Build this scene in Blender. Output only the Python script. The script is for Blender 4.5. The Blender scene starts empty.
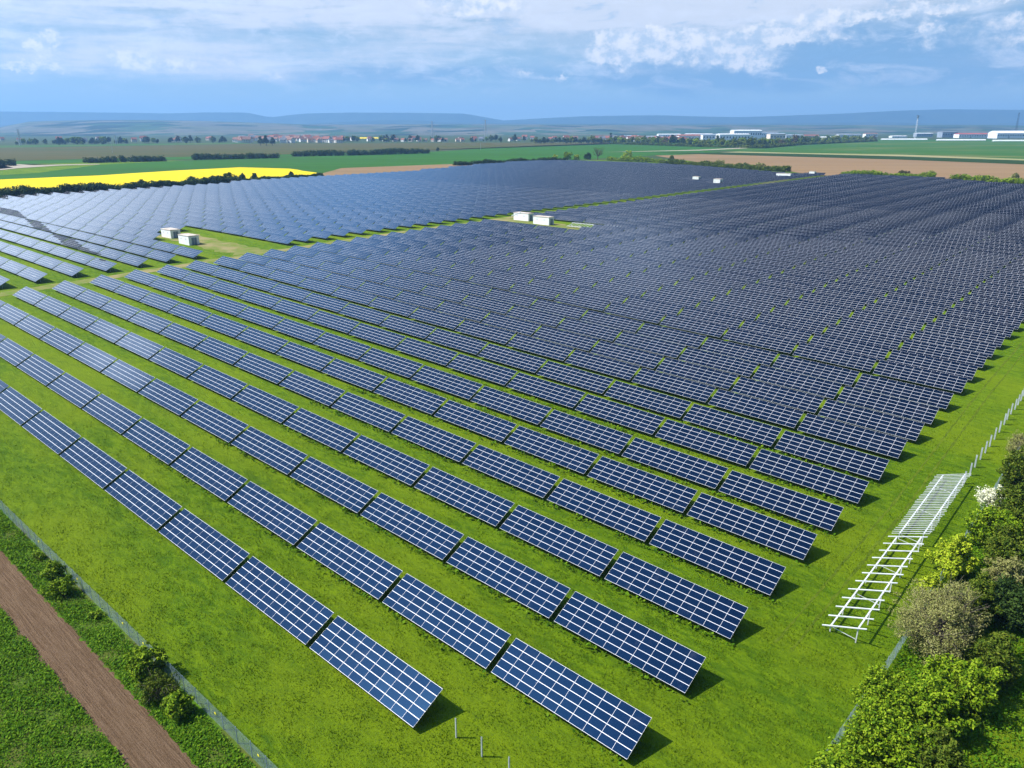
import bpy, bmesh, math, random
import numpy as np
from mathutils import Vector, Matrix
random.seed(7); rng = np.random.default_rng(7)
scene = bpy.context.scene
C = scene.collection
R = math.radians

# ------------------------------------------------------------------ camera
F_PX = 765.4
TILT = R(18.5606)                 # camera looks this far below the horizon
ROLL = -0.00172
CAM = Vector((0.0, -2.8615, 57.1027))
cd = bpy.data.cameras.new('camera'); cam = bpy.data.objects.new('camera', cd); C.objects.link(cam)
cd.sensor_fit = 'HORIZONTAL'; cd.sensor_width = 36.0; cd.lens = 36.0*F_PX/1024.0
cd.clip_start = 0.5; cd.clip_end = 60000.0
cam.matrix_world = Matrix.Translation(CAM) @ Matrix.Rotation(math.pi/2 - TILT, 4, 'X') @ Matrix.Rotation(ROLL, 4, 'Z')
scene.camera = cam
scene.render.resolution_x = 1024; scene.render.resolution_y = 768

# ------------------------------------------------------------------ world: sky with procedural clouds
SUN_DIR = Vector((-0.81, 0.02, 1.0)).normalized()       # towards the sun
SUN_EL = math.asin(SUN_DIR.z); SUN_AZ = math.atan2(SUN_DIR.x, SUN_DIR.y)
world = bpy.data.worlds.new('World'); scene.world = world; world.use_nodes = True
wt = world.node_tree; wt.nodes.clear()

class NT:
    def __init__(s, tree): s.t = tree
    def n(s, typ, **kw):
        nd = s.t.nodes.new(typ)
        for k, v in kw.items(): setattr(nd, k, v)
        return nd
    def put(s, sock, v):
        if isinstance(v, bpy.types.NodeSocket): s.t.links.new(v, sock)
        else: sock.default_value = v
    def m(s, op, a, b=0.0, c=0.0, clamp=False):
        nd = s.n('ShaderNodeMath', operation=op, use_clamp=clamp)
        s.put(nd.inputs[0], a); s.put(nd.inputs[1], b); s.put(nd.inputs[2], c)
        return nd.outputs[0]
    def vm(s, op, a, b=(0,0,0)):
        nd = s.n('ShaderNodeVectorMath', operation=op); s.put(nd.inputs[0], a); s.put(nd.inputs[1], b)
        return nd.outputs[0]
    def sep(s, v):
        nd = s.n('ShaderNodeSeparateXYZ'); s.put(nd.inputs[0], v); return nd.outputs
    def comb(s, x, y, z=0.0):
        nd = s.n('ShaderNodeCombineXYZ'); s.put(nd.inputs[0], x); s.put(nd.inputs[1], y); s.put(nd.inputs[2], z); return nd.outputs[0]
    def noise(s, v, scale, detail=4.0, rough=0.55, dist=0.0, color=False):
        nd = s.n('ShaderNodeTexNoise'); s.put(nd.inputs['Vector'], v)
        nd.inputs['Scale'].default_value = scale; nd.inputs['Detail'].default_value = detail
        nd.inputs['Roughness'].default_value = rough; nd.inputs['Distortion'].default_value = dist
        return nd.outputs['Color' if color else 'Fac']
    def ss(s, v, a, b, lo=0.0, hi=1.0):
        nd = s.n('ShaderNodeMapRange', interpolation_type='SMOOTHSTEP')
        s.put(nd.inputs[0], v); nd.inputs[1].default_value = a; nd.inputs[2].default_value = b
        nd.inputs[3].default_value = lo; nd.inputs[4].default_value = hi
        return nd.outputs[0]
    def mix(s, f, a, b):
        nd = s.n('ShaderNodeMix', data_type='RGBA')
        s.put(nd.inputs['Factor'], f)
        s.put(nd.inputs[6], a if isinstance(a, bpy.types.NodeSocket) else (*a, 1))
        s.put(nd.inputs[7], b if isinstance(b, bpy.types.NodeSocket) else (*b, 1))
        return nd.outputs[2]

w = NT(wt)
sky = w.n('ShaderNodeTexSky', sky_type='NISHITA', sun_disc=False)
sky.sun_elevation = SUN_EL; sky.sun_rotation = SUN_AZ; sky.altitude = 200; sky.air_density = 1.0; sky.dust_density = 0.6; sky.ozone_density = 3.0
gen = w.n('ShaderNodeTexCoord').outputs['Generated']
dx, dy, dz = w.sep(w.vm('NORMALIZE', gen))[:3]
az_ = w.m('ARCTAN2', dx, dy); el_ = w.m('ARCSINE', dz)
# azimuth and elevation in degrees
azd = w.m('MULTIPLY', az_, 57.2958); eld = w.m('MULTIPLY', el_, 57.2958)
# low sky: a deeper blue air band
col = w.mix(w.ss(eld, 16.0, 2.0, 0.0, 0.80), sky.outputs[0], (5.9, 9.9, 14.6))
col = w.mix(w.ss(eld, 3.2, 0.0, 0.0, 0.45), col, (6.6, 9.8, 12.6))
q = w.comb(w.m('MULTIPLY', azd, 0.10), w.m('MULTIPLY', eld, 0.42))
warp = w.vm('SUBTRACT', w.noise(q, 1.6, 6, 0.6, color=True), (0.5, 0.5, 0.5))
sc = w.n('ShaderNodeVectorMath', operation='SCALE'); w.put(sc.inputs[0], warp); sc.inputs['Scale'].default_value = 1.0
wx, wy, _ = w.sep(sc.outputs[0])[:3]
waz = w.m('ADD', azd, w.m('MULTIPLY', wx, 9.0)); wel = w.m('ADD', eld, w.m('MULTIPLY', wy, 2.6))
def blob(az, el, ra, re, p=1.0):
    a = w.m('DIVIDE', w.m('SUBTRACT', waz, az), ra); e = w.m('DIVIDE', w.m('SUBTRACT', wel, el), re)
    r2 = w.m('ADD', w.m('MULTIPLY', a, a), w.m('MULTIPLY', e, e))
    return w.m('MULTIPLY', w.m('EXPONENT', w.m('MULTIPLY', r2, -1.0)), p)
q2 = w.comb(w.m('MULTIPLY', azd, 0.36), w.m('MULTIPLY', eld, 0.46))
warp2 = w.vm('SUBTRACT', w.noise(q2, 1.5, 8, 0.66, color=True), (0.5, 0.5, 0.5)); w2x, w2y, _ = w.sep(warp2)[:3]
wazc = w.m('ADD', azd, w.m('MULTIPLY', w2x, 4.2)); welc = w.m('ADD', eld, w.m('MULTIPLY', w2y, 2.8))
def pixc(u, v, ru, rv, p=1.0):
    a0 = math.degrees(math.atan((u-512)/F_PX)); e0 = 26.64 - 18.56 - v*0.0640
    a = w.m('DIVIDE', w.m('SUBTRACT', wazc, a0), ru*0.0667); e = w.m('DIVIDE', w.m('SUBTRACT', welc, e0), rv*0.0736)
    return w.m('MULTIPLY', w.m('EXPONENT', w.m('MULTIPLY', w.m('ADD', w.m('MULTIPLY', a, a), w.m('MULTIPLY', e, e)), -1.0)), p)
def total(lst):
    o = lst[0]
    for x in lst[1:]: o = w.m('ADD', o, x)
    return o
def pix(u, v, ru, rv, p=1.0):       # a cloud bank given by where it hangs, as azimuth and elevation
    a = math.degrees(math.atan((u-512)/F_PX*1.0)); e = 26.64 - 18.56 - v*0.0640
    return blob(a, e, ru*0.0667, rv*0.064*1.15, p)
fine = w.noise(q2, 2.6, 9, 0.66)
mid = w.noise(q, 1.9, 7, 0.6, 0.6)
streak = w.noise(w.comb(w.m('MULTIPLY', azd, 0.05), w.m('MULTIPLY', eld, 0.55)), 2.2, 7, 0.58, 0.4)
# darker blue grey banks
bank = total([pix(860, 58, 250, 30, 1.35), pix(690, 75, 110, 16, .8), pix(400, 72, 170, 12, .8), pix(250, 30, 150, 8, .5), pix(560, 30, 60, 5, .4), pix(180, 66, 110, 9, .4)])
col = w.mix(w.m('MULTIPLY', w.ss(w.m('MULTIPLY', bank, w.m('ADD', mid, 0.45)), 0.15, 1.0), 0.8), col, (3.4, 6.6, 11.2))
# thin white veils high up
veil = total([pix(600, 2, 330, 26, 1.0), pix(900, -24, 330, 30, .9), pix(60, 10, 170, 26, .62), pix(330, 16, 190, 14, .6), pix(700, 22, 140, 12, .6), pix(130, 60, 170, 22, .62), pix(280, 62, 190, 14, .55), pix(450, 45, 120, 14, .4), pix(650, 55, 120, 16, .45), pix(960, 70, 160, 12, .25)])
vf = w.ss(w.m('MULTIPLY', veil, w.m('ADD', w.m('MULTIPLY', w.m('ADD', streak, w.m('MULTIPLY', fine, 0.35)), 1.7), -0.40)), 0.10, 0.80, 0.0, 0.95)
col = w.mix(vf, col, (11.4, 12.6, 15.0))
# broken texture through the whole low sky
tx = w.noise(w.comb(w.m('MULTIPLY', azd, 0.16), w.m('MULTIPLY', eld, 0.50)), 1.7, 9, 0.66, 0.5)
band_ = w.m('MULTIPLY', w.ss(eld, 1.6, 3.6), w.ss(eld, 14.0, 9.5))
col = w.mix(w.m('MULTIPLY', w.ss(tx, 0.47, 0.68), w.m('MULTIPLY', band_, 0.55)), col, (12.5, 14.0, 17.0))
col = w.mix(w.m('MULTIPLY', w.ss(tx, 0.46, 0.30), w.m('MULTIPLY', band_, 0.45)), col, (4.4, 8.0, 12.8))
# cumulus
cum = total([pixc(612, 50, 34, 15, 1.2), pixc(640, 38, 50, 8, .9), pixc(655, 46, 30, 11, .9), pixc(722, 58, 34, 12, .95), pixc(745, 40, 50, 6, .8), pixc(892, 40, 11, 12, .8), pixc(1010, 44, 26, 12, .75), pixc(800, 42, 60, 8, .55),
             pixc(83, 50, 14, 9, 1.1), pixc(62, 69, 38, 5, 1.0), pixc(165, 62, 30, 10, .95), pixc(205, 66, 14, 6, .7), pixc(290, 78, 16, 6, .75), pixc(250, 60, 8, 4, .6),
             pixc(793, 71, 8, 3.2, 1.0), pixc(553, 74, 13, 4, .8), pixc(520, 69, 12, 5, .7), pixc(480, 6, 60, 9, 1.0), pixc(760, 30, 40, 5, .9), pixc(820, 24, 50, 4, .95), pixc(900, 19, 60, 4, .95), pixc(985, 15, 50, 4, .9), pixc(400, 62, 30, 5, .4), pixc(690, 50, 60, 12, .5), pixc(950, 52, 60, 12, .4), pixc(985, 38, 60, 7, .5)])
cf = w.ss(w.m('MULTIPLY', cum, w.m('ADD', w.m('MULTIPLY', fine, 1.5), 0.12)), 0.18, 0.80, 0.0, 0.85)
col = w.mix(cf, col, w.mix(w.ss(fine, 0.38, 0.62), (8.4, 10.8, 14.2), (14.8, 15.3, 16.6)))
# high clouds over the rest of the sky (what the modules mirror)
inv = w.m('DIVIDE', 1.0, w.m('ADD', w.m('MAXIMUM', dz, 0.0), 0.12))
pl = w.comb(w.m('MULTIPLY', dx, inv), w.m('MULTIPLY', dy, inv))
hn = w.noise(pl, 1.15, 7, 0.6, 0.5)
west = w.ss(dx, -0.10, -0.72, 0.0, 1.0)
hf = w.m('MULTIPLY', w.ss(w.m('ADD', hn, w.m('MULTIPLY', west, 0.22)), 0.48, 0.72), w.ss(eld, 9.0, 16.0))
def spot(a_, e_, ra, re, p_=1.0):
    x_ = w.m('DIVIDE', w.m('SUBTRACT', w.m('ADD', azd, w.m('MULTIPLY', wx, 5.0)), a_), ra); y_ = w.m('DIVIDE', w.m('SUBTRACT', w.m('ADD', eld, w.m('MULTIPLY', wy, 3.0)), e_), re)
    return w.m('MULTIPLY', w.m('EXPONENT', w.m('MULTIPLY', w.m('ADD', w.m('MULTIPLY', x_, x_), w.m('MULTIPLY', y_, y_)), -1.0)), p_)
lowwest = w.m('MULTIPLY', total([spot(-44, 16.5, 13, 8.0, 1.15), spot(-50.5, 28.0, 3.4, 1.8, 1.3), spot(-33, 24, 8, 4, .3), spot(-12, 49, 8, 6, .55), spot(-76, 57, 7, 7, .3)]), w.ss(eld, 8.5, 12.0))
col = w.mix(w.m('MULTIPLY', w.m('MULTIPLY', hf, w.ss(dx, 0.0, -0.35, 0.3, 0.5)), 0.6, clamp=True), col, (9.0, 13.5, 20.0))
col = w.mix(w.m('MULTIPLY', spot(-26, 31, 17, 9), 0.75, clamp=True), col, (10.0, 22.0, 40.0))  # no cloud: blue patch added to the unseen sky so the modules mirror bluer
col = w.mix(w.m('MULTIPLY', lowwest, 0.95, clamp=True), col, (29.0, 33.0, 39.0))
# aureole round the sun, plus a wide blue glow added to tint module reflections
sd = w.n('ShaderNodeVectorMath', operation='DOT_PRODUCT'); w.put(sd.inputs[0], w.comb(dx, dy, dz)); sd.inputs[1].default_value = SUN_DIR
ang_ = w.m('MULTIPLY', w.m('ARCCOSINE', w.m('MINIMUM', sd.outputs['Value'], 0.99999)), 57.2958)
def glow(r_, c_):
    f_ = w.m('EXPONENT', w.m('MULTIPLY', w.m('MULTIPLY', ang_, ang_), -1.0/(r_*r_)))
    sc2 = w.n('ShaderNodeVectorMath', operation='SCALE'); sc2.inputs[0].default_value = c_; w.put(sc2.inputs['Scale'], f_); return sc2.outputs[0]
col = w.vm('ADD', w.vm('ADD', col, glow(12.0, (22.0, 26.0, 30.0))), w.vm('MULTIPLY', glow(38.0, (7.0, 15.0, 27.0)), (1, 1, 1)))
_gate = None
bg = w.n('ShaderNodeBackground'); w.put(bg.inputs['Color'], col); bg.inputs['Strength'].default_value = 0.040
wt.links.new(bg.outputs[0], w.n('ShaderNodeOutputWorld').inputs['Surface'])

# ------------------------------------------------------------------ sun, exposure
sl = bpy.data.lights.new('sun', 'SUN'); sl.energy = 5.0; sl.angle = R(0.53); sl.color = (1.0, 0.95, 0.87)
so = bpy.data.objects.new('sun', sl); C.objects.link(so); so.rotation_euler = SUN_DIR.to_track_quat('Z', 'Y').to_euler(); so.location = (-60, 0, 160)
scene.view_settings.view_transform = 'Standard'; scene.view_settings.look = 'None'
scene.view_settings.exposure = 0.70; scene.view_settings.gamma = 1.0
scene.cycles.volume_bounces = 0; scene.cycles.max_bounces = 6; scene.cycles.transparent_max_bounces = 12

# ------------------------------------------------------------------ terrain profile: the park climbs gently, then lies level
PH0 = R(2.8688)
_py = np.arange(-400, 16001, 1.0)
_ph = np.where(_py < 150, PH0, np.where(_py > 400, 0.0, PH0*(1 - (_py-150)/250.0)))
_Yc = np.cumsum(np.cos(_ph)); _Zc = np.cumsum(np.sin(_ph)); _k = 400
_Yc -= _Yc[_k]; _Zc -= _Zc[_k]
ZTOP = float(_Zc[-1])
def gz(Y): return np.interp(Y, _Yc, _Zc)
AZ = R(-41.4026); CA, SA = math.cos(AZ), math.sin(AZ)
def P(x, y, h=0.0):
    """park coordinates (x along the rows, y across them) -> world"""
    x = np.asarray(x, float); y = np.asarray(y, float)
    px = CA*x - SA*y; py = SA*x + CA*y
    ph = np.interp(py, _py, _ph)
    return np.stack([px+0*h, np.interp(py, _py, _Yc) - h*np.sin(ph), np.interp(py, _py, _Zc) + h*np.cos(ph)], -1)
def PV(x, y, h=0.0): return Vector(P(x, y, h).tolist())
def phi_at(x, y): return float(np.interp(SA*x + CA*y, _py, _ph))
def project(pts):
    d = np.asarray(pts) - np.array(CAM)
    zc = d[..., 1]*math.cos(TILT) - d[..., 2]*math.sin(TILT); yc = d[..., 1]*math.sin(TILT) + d[..., 2]*math.cos(TILT)
    zc = np.where(zc < 0.5, np.nan, zc)
    return 512 + F_PX*d[..., 0]/zc, 384 - F_PX*yc/zc
def at(u, v, h=0.0):
    """world point at height h over the ground seen in direction (u, v) from the survey position"""
    a = (u-512)/F_PX; b = (384-v)/F_PX
    D = np.array([a, math.cos(TILT)+b*math.sin(TILT), -math.sin(TILT)+b*math.cos(TILT)])
    t = np.concatenate([np.linspace(20, 1500, 15000), np.linspace(1500.2, 14000, 12000)])
    Y = CAM.y + t*D[1]; Z = CAM.z + t*D[2] - gz(Y) - h
    k = int(np.argmax(Z < 0)); k = max(k, 1)
    f = Z[k-1]/(Z[k-1]-Z[k]); tt = t[k-1] + f*(t[k]-t[k-1])
    return Vector((tt*D[0], CAM.y + tt*D[1], float(gz(CAM.y + tt*D[1]))))

# ------------------------------------------------------------------ helpers
def tag(o, label=None, cat=None, group=None, kind=None):
    if label: o['label'] = label
    if cat: o['category'] = cat
    if group: o['group'] = group
    if kind: o['kind'] = kind
    return o
def empty(name, loc, rz=0.0, label=None, cat=None, group=None):
    o = bpy.data.objects.new(name, None); C.objects.link(o); o.location = loc; o.rotation_euler = (0, 0, rz)
    o.empty_display_size = 0.3
    return tag(o, label, cat, group)
def link_mesh(name, me, parent=None):
    o = bpy.data.objects.new(name, me); C.objects.link(o)
    if parent is not None: o.parent = parent
    return o
class MB:
    """collects polygons, builds one mesh object"""
    def __init__(s): s.v = []; s.f = []; s.mi = []
    def add(s, vs, fs, mi=0):
        b = len(s.v); s.v += [tuple(p) for p in vs]; s.f += [tuple(b+i for i in f) for f in fs]; s.mi += [mi]*len(fs); return s
    def box(s, x0, x1, y0, y1, z0, z1, mi=0, M=None):
        vs = [Vector(p) for p in ((x0,y0,z0),(x1,y0,z0),(x1,y1,z0),(x0,y1,z0),(x0,y0,z1),(x1,y0,z1),(x1,y1,z1),(x0,y1,z1))]
        if M is not None: vs = [M @ p for p in vs]
        return s.add(vs, [(0,3,2,1),(4,5,6,7),(0,1,5,4),(1,2,6,5),(2,3,7,6),(3,0,4,7)], mi)
    def bar(s, a, b, w_, h_, mi=0):
        a = Vector(a); b = Vector(b); d = b-a; L = d.length
        q_ = d.to_track_quat('X', 'Z').to_matrix().to_4x4()
        return s.box(0, L, -w_/2, w_/2, -h_/2, h_/2, mi, Matrix.Translation(a) @ q_)
    def tube(s, pts, radii, n=7, mi=0, cap=True):
        rings = []; prev = None
        for i, p in enumerate(pts):
            p = Vector(p)
            d = (Vector(pts[min(i+1, len(pts)-1)]) - Vector(pts[max(i-1, 0)])).normalized()
            u = d.orthogonal().normalized() if prev is None else (prev - d*prev.dot(d)).normalized()
            prev = u; v_ = d.cross(u)
            rings.append([p + (u*math.cos(t) + v_*math.sin(t))*radii[i] for t in [2*math.pi*k/n for k in range(n)]])
        vs = [p for r in rings for p in r]; fs = []
        for i in range(len(rings)-1):
            for k in range(n): fs.append((i*n+k, i*n+(k+1) % n, (i+1)*n+(k+1) % n, (i+1)*n+k))
        if cap: fs += [tuple(range(n-1, -1, -1)), tuple((len(rings)-1)*n+k for k in range(n))]
        return s.add(vs, fs, mi)
    def mesh(s, name, mats):
        me = bpy.data.meshes.new(name); me.from_pydata(s.v, [], s.f)
        for m_ in (mats if isinstance(mats, (list, tuple)) else [mats]): me.materials.append(m_)
        if any(s.mi): me.polygons.foreach_set('material_index', s.mi)
        me.update(); return me
    def build(s, name, mats, parent=None): return link_mesh(name, s.mesh(name, mats), parent)
def np_mesh(name, V, Fq, mats, mi=None, smooth=False):
    me = bpy.data.meshes.new(name); n = Fq.shape[1]
    me.vertices.add(len(V)); me.vertices.foreach_set('co', np.ascontiguousarray(V, dtype=np.float32).ravel())
    me.loops.add(len(Fq)*n); me.loops.foreach_set('vertex_index', np.ascontiguousarray(Fq, dtype=np.int32).ravel())
    me.polygons.add(len(Fq)); me.polygons.foreach_set('loop_start', np.arange(len(Fq), dtype=np.int32)*n)
    for m_ in (mats if isinstance(mats, (list, tuple)) else [mats]): me.materials.append(m_)
    if mi is not None: me.polygons.foreach_set('material_index', np.asarray(mi, dtype=np.int32))
    if smooth: me.polygons.foreach_set('use_smooth', np.ones(len(Fq), bool))
    me.update(calc_edges=True); me.validate(); return me

# ------------------------------------------------------------------ materials
def mat(name, rough=0.8, spec=0.3, metal=0.0):
    m_ = bpy.data.materials.new(name); m_.use_nodes = True; t = NT(m_.node_tree)
    b = m_.node_tree.nodes['Principled BSDF']; b.inputs['Roughness'].default_value = rough
    b.inputs['Specular IOR Level'].default_value = spec; b.inputs['Metallic'].default_value = metal
    return m_, t, b
def pos(t): return t.n('ShaderNodeNewGeometry').outputs['Position']
def bump(t, b, h, strength=0.5, dist=0.1):
    nd = t.n('ShaderNodeBump'); nd.inputs['Strength'].default_value = strength; nd.inputs['Distance'].default_value = dist
    t.put(nd.inputs['Height'], h); t.put(b.inputs['Normal'], nd.outputs[0])
def var_mat(name, c1, c2, scale=1.0, rough=0.85, spec=0.2, detail=4, metal=0.0, bmp=0.0, c3=None, s3=0.05):
    m_, t, b = mat(name, rough, spec, metal); p = pos(t)
    c = t.mix(t.ss(t.noise(p, scale, detail), 0.3, 0.7), c1, c2)
    if c3 is not None: c = t.mix(t.ss(t.noise(p, s3, 3), 0.45, 0.65), c, c3)
    t.put(b.inputs['Base Color'], c)
    if bmp: bump(t, b, t.noise(p, scale*3, 5), bmp, 0.05)
    return m_
def leaf_mat(name, cols, rough=0.6, trans=0.18):
    """colour varies from leaf clump to leaf clump"""
    m_, t, b = mat(name, 0.75, 0.08)
    rnd = t.n('ShaderNodeNewGeometry').outputs['Random Per Island']
    cr = t.n('ShaderNodeValToRGB'); t.put(cr.inputs[0], rnd)
    cr.color_ramp.elements[0].color = (*cols[0], 1); cr.color_ramp.elements[-1].color = (*cols[-1], 1)
    for k, c in enumerate(cols[1:-1], 1):
        e = cr.color_ramp.elements.new(k/(len(cols)-1)); e.color = (*c, 1)
    t.put(b.inputs['Base Color'], cr.outputs[0])
    if trans:
        tr = t.n('ShaderNodeBsdfTranslucent'); t.put(tr.inputs[0], cr.outputs[0])
        mx = t.n('ShaderNodeMixShader'); mx.inputs[0].default_value = trans
        out = m_.node_tree.nodes['Material Output']
        t.put(mx.inputs[1], b.outputs[0]); t.put(mx.inputs[2], tr.outputs[0]); t.put(out.inputs['Surface'], mx.outputs[0])
    return m_

# meadow (one ground sheet)
M_meadow, t, b = mat('meadow_grass', 0.95, 0.1)
p = pos(t)
pr = t.n('ShaderNodeVectorRotate', rotation_type='Z_AXIS'); t.put(pr.inputs['Vector'], p); pr.inputs['Angle'].default_value = R(41.4)
prs = t.vm('MULTIPLY', pr.outputs[0], (0.35, 1.0, 1.0))
n_f = t.noise(p, 4.5, 8, 0.75); n_m = t.noise(prs, 1.1, 6, 0.68, 0.8); n_l = t.noise(prs, 0.07, 4, 0.55)
c = t.mix(t.ss(n_m, 0.34, 0.66), (0.054, 0.116, 0.001), (0.126, 0.205, 0.002))
c = t.mix(t.ss(n_l, 0.42, 0.66, 0.0, 0.6), c, (0.158, 0.215, 0.003))
c = t.mix(t.ss(n_f, 0.50, 0.28, 0.0, 0.65), c, (0.030, 0.068, 0.004))
c = t.mix(t.ss(t.noise(prs, 0.30, 6, 0.7, 1.0), 0.56, 0.74, 0.0, 0.6), c, (0.035, 0.085, 0.006))
c = t.mix(t.ss(t.noise(p, 9.0, 3, 0.6), 0.68, 0.78, 0.0, 0.6), c, (0.26, 0.31, 0.04))
t.put(b.inputs['Base Color'], c)
bump(t, b, t.m('ADD', n_f, t.m('MULTIPLY', n_m, 1.2)), 0.9, 0.35)

M_verge = var_mat('verge_grass', (0.03, 0.075, 0.003), (0.07, 0.15, 0.005), 1.8, 0.9, 0.1, 6, bmp=0.9, c3=(0.075, 0.09, 0.015), s3=0.12)
M_blade = leaf_mat('grass_blades', [(0.038, 0.088, 0.001), (0.078, 0.15, 0.002), (0.125, 0.20, 0.003), (0.18, 0.24, 0.004)], 0.7, 0.3)
M_weed = leaf_mat('weed_leaves', [(0.03, 0.09, 0.002), (0.065, 0.16, 0.003), (0.11, 0.22, 0.005), (0.16, 0.25, 0.01)], 0.6, 0.3)
M_leafA = leaf_mat('leaves_fresh_green', [(0.035, 0.08, 0.002), (0.085, 0.16, 0.004), (0.16, 0.24, 0.006), (0.28, 0.36, 0.02)])
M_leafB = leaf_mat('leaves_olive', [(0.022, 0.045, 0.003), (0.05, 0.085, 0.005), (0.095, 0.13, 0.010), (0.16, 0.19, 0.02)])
M_leafC = leaf_mat('buds_grey_brown', [(0.13, 0.13, 0.035), (0.21, 0.20, 0.065), (0.28, 0.27, 0.095), (0.18, 0.21, 0.04)], 0.8, 0.15)
M_leafD = leaf_mat('leaves_yellow_green', [(0.13, 0.2, 0.008), (0.24, 0.32, 0.012), (0.34, 0.42, 0.02), (0.42, 0.46, 0.03)])
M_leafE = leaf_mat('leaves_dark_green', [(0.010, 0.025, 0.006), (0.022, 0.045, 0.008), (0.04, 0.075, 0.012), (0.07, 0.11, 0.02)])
M_leafF = leaf_mat('blossom_cream', [(0.55, 0.55, 0.38), (0.72, 0.70, 0.52), (0.8, 0.78, 0.6), (0.35, 0.4, 0.15)])
M_leafY = leaf_mat('leaves_spring_yellow', [(0.07, 0.10, 0.01), (0.13, 0.17, 0.015), (0.20, 0.24, 0.02), (0.27, 0.28, 0.04)])
M_leafR = leaf_mat('leaves_russet', [(0.06, 0.05, 0.02), (0.11, 0.08, 0.03), (0.14, 0.10, 0.045), (0.08, 0.09, 0.02)])
M_bark = var_mat('bark', (0.09, 0.065, 0.045), (0.16, 0.12, 0.085), 6.0, 0.95, 0.1)
M_twig = var_mat('twig_bark', (0.16, 0.13, 0.10), (0.26, 0.22, 0.17), 3.0, 0.95, 0.1)

M_soil, t, b = mat('bare_soil', 0.98, 0.05)
p = pos(t); pr = t.n('ShaderNodeVectorRotate', rotation_type='Z_AXIS'); t.put(pr.inputs['Vector'], p); pr.inputs['Angle'].default_value = R(41.4)
st = t.noise(t.vm('MULTIPLY', pr.outputs[0], (0.03, 1.0, 1.0)), 5.5, 3, 0.7)
c = t.mix(t.ss(st, 0.35, 0.65), (0.115, 0.070, 0.038), (0.175, 0.112, 0.066))
c = t.mix(t.ss(t.noise(p, 9, 6, 0.8), 0.5, 0.7, 0, 0.8), c, (0.25, 0.17, 0.12)); c = t.mix(t.ss(t.noise(p, 7, 6, 0.85), 0.48, 0.34, 0, 0.8), c, (0.07, 0.04, 0.025))
t.put(b.inputs['Base Color'], c); bump(t, b, t.m('ADD', t.noise(p, 5, 7, 0.75), st), 1.0, 0.25)

def field_mat(name, c1, c2, c3, ang=0.0, sy=1.0):
    """crop field with drill lines and uneven growth"""
    m_, t, b = mat(name, 0.95, 0.08); p = pos(t)
    pr = t.n('ShaderNodeVectorRotate', rotation_type='Z_AXIS'); t.put(pr.inputs['Vector'], p); pr.inputs['Angle'].default_value = ang
    ln = t.noise(t.vm('MULTIPLY', pr.outputs[0], (0.02, 1.0, 1.0)), 0.10*sy, 4, 0.6); pa = t.noise(t.vm('MULTIPLY', pr.outputs[0], (0.3, 1.0, 1.0)), 0.012, 5, 0.6)
    c = t.mix(t.ss(ln, 0.35, 0.65), c1, c2); c = t.mix(t.ss(pa, 0.5, 0.68, 0, 0.85), c, c3)
    t.put(b.inputs['Base Color'], c); return m_
M_rape = field_mat('rapeseed_bloom', (0.60, 0.445, 0.001), (0.66, 0.50, 0.001), (0.54, 0.40, 0.002), 0.2)
M_crop = field_mat('green_crop', (0.022, 0.085, 0.006), (0.034, 0.115, 0.008), (0.030, 0.085, 0.008), 0.1)
M_crop2 = field_mat('striped_green_crop', (0.026, 0.085, 0.008), (0.042, 0.115, 0.012), (0.13, 0.14, 0.035), 0.0)
M_brownf = field_mat('fallow_field', (0.055, 0.055, 0.010), (0.088, 0.075, 0.018), (0.045, 0.07, 0.010), 0.05)
M_tan = field_mat('dry_ploughed_soil', (0.195, 0.122, 0.060), (0.24, 0.155, 0.08), (0.18, 0.125, 0.06), 0.1)
M_dark = field_mat('dark_green_crop', (0.014, 0.035, 0.003), (0.022, 0.05, 0.005), (0.02, 0.04, 0.004), 0.0)
M_paleg = field_mat('pale_stubble', (0.26, 0.24, 0.11), (0.2, 0.22, 0.08), (0.3, 0.25, 0.13), 0.0)
M_dirt = var_mat('trodden_dirt', (0.19, 0.175, 0.06), (0.11, 0.165, 0.022), 0.35, 0.95, 0.05, 6, c3=(0.24, 0.20, 0.09), s3=0.09)
M_track = var_mat('gravel_track', (0.36, 0.31, 0.24), (0.28, 0.24, 0.18), 0.2, 0.95, 0.1)
M_base = field_mat('plain_farmland', (0.03, 0.06, 0.015), (0.05, 0.07, 0.025), (0.07, 0.075, 0.035), 0.3)

# solar module glass
def module_mat(name, base, rough=0.06):
    m_, t, b = mat(name, rough, 0.5); b.inputs['IOR'].default_value = 1.68; b.inputs['Specular Tint'].default_value = (0.17, 0.46, 0.88, 1)
    g = t.n('ShaderNodeNewGeometry'); rnd = g.outputs['Random Per Island']
    oi = t.n('ShaderNodeObjectInfo').outputs['Random']
    r_ = t.m('FRACT', t.m('ADD', rnd, oi))
    c = t.mix(r_, tuple(x*0.8 for x in base), tuple(x*1.25 for x in base))
    # dusty patches
    d = t.ss(t.noise(g.outputs['Position'], 0.5, 5, 0.65), 0.56, 0.78, 0.0, 0.07)
    c = t.mix(d, c, (0.22, 0.22, 0.24))
    t.put(b.inputs['Base Color'], c); t.put(b.inputs['Roughness'], t.m('ADD', t.m('MULTIPLY', r_, 0.05), rough))
    return m_
M_mod = module_mat('module_glass', (0.0013, 0.0030, 0.0095))
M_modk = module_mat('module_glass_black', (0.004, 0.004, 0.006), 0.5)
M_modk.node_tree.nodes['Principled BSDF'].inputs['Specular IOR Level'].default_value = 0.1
M_frame = var_mat('aluminium_frame', (0.56, 0.57, 0.60), (0.66, 0.65, 0.68), 0.7, 0.42, 0.5, 3)
M_under = var_mat('module_backsheet', (0.10, 0.10, 0.11), (0.14, 0.14, 0.15), 0.7, 0.7, 0.3)
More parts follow.
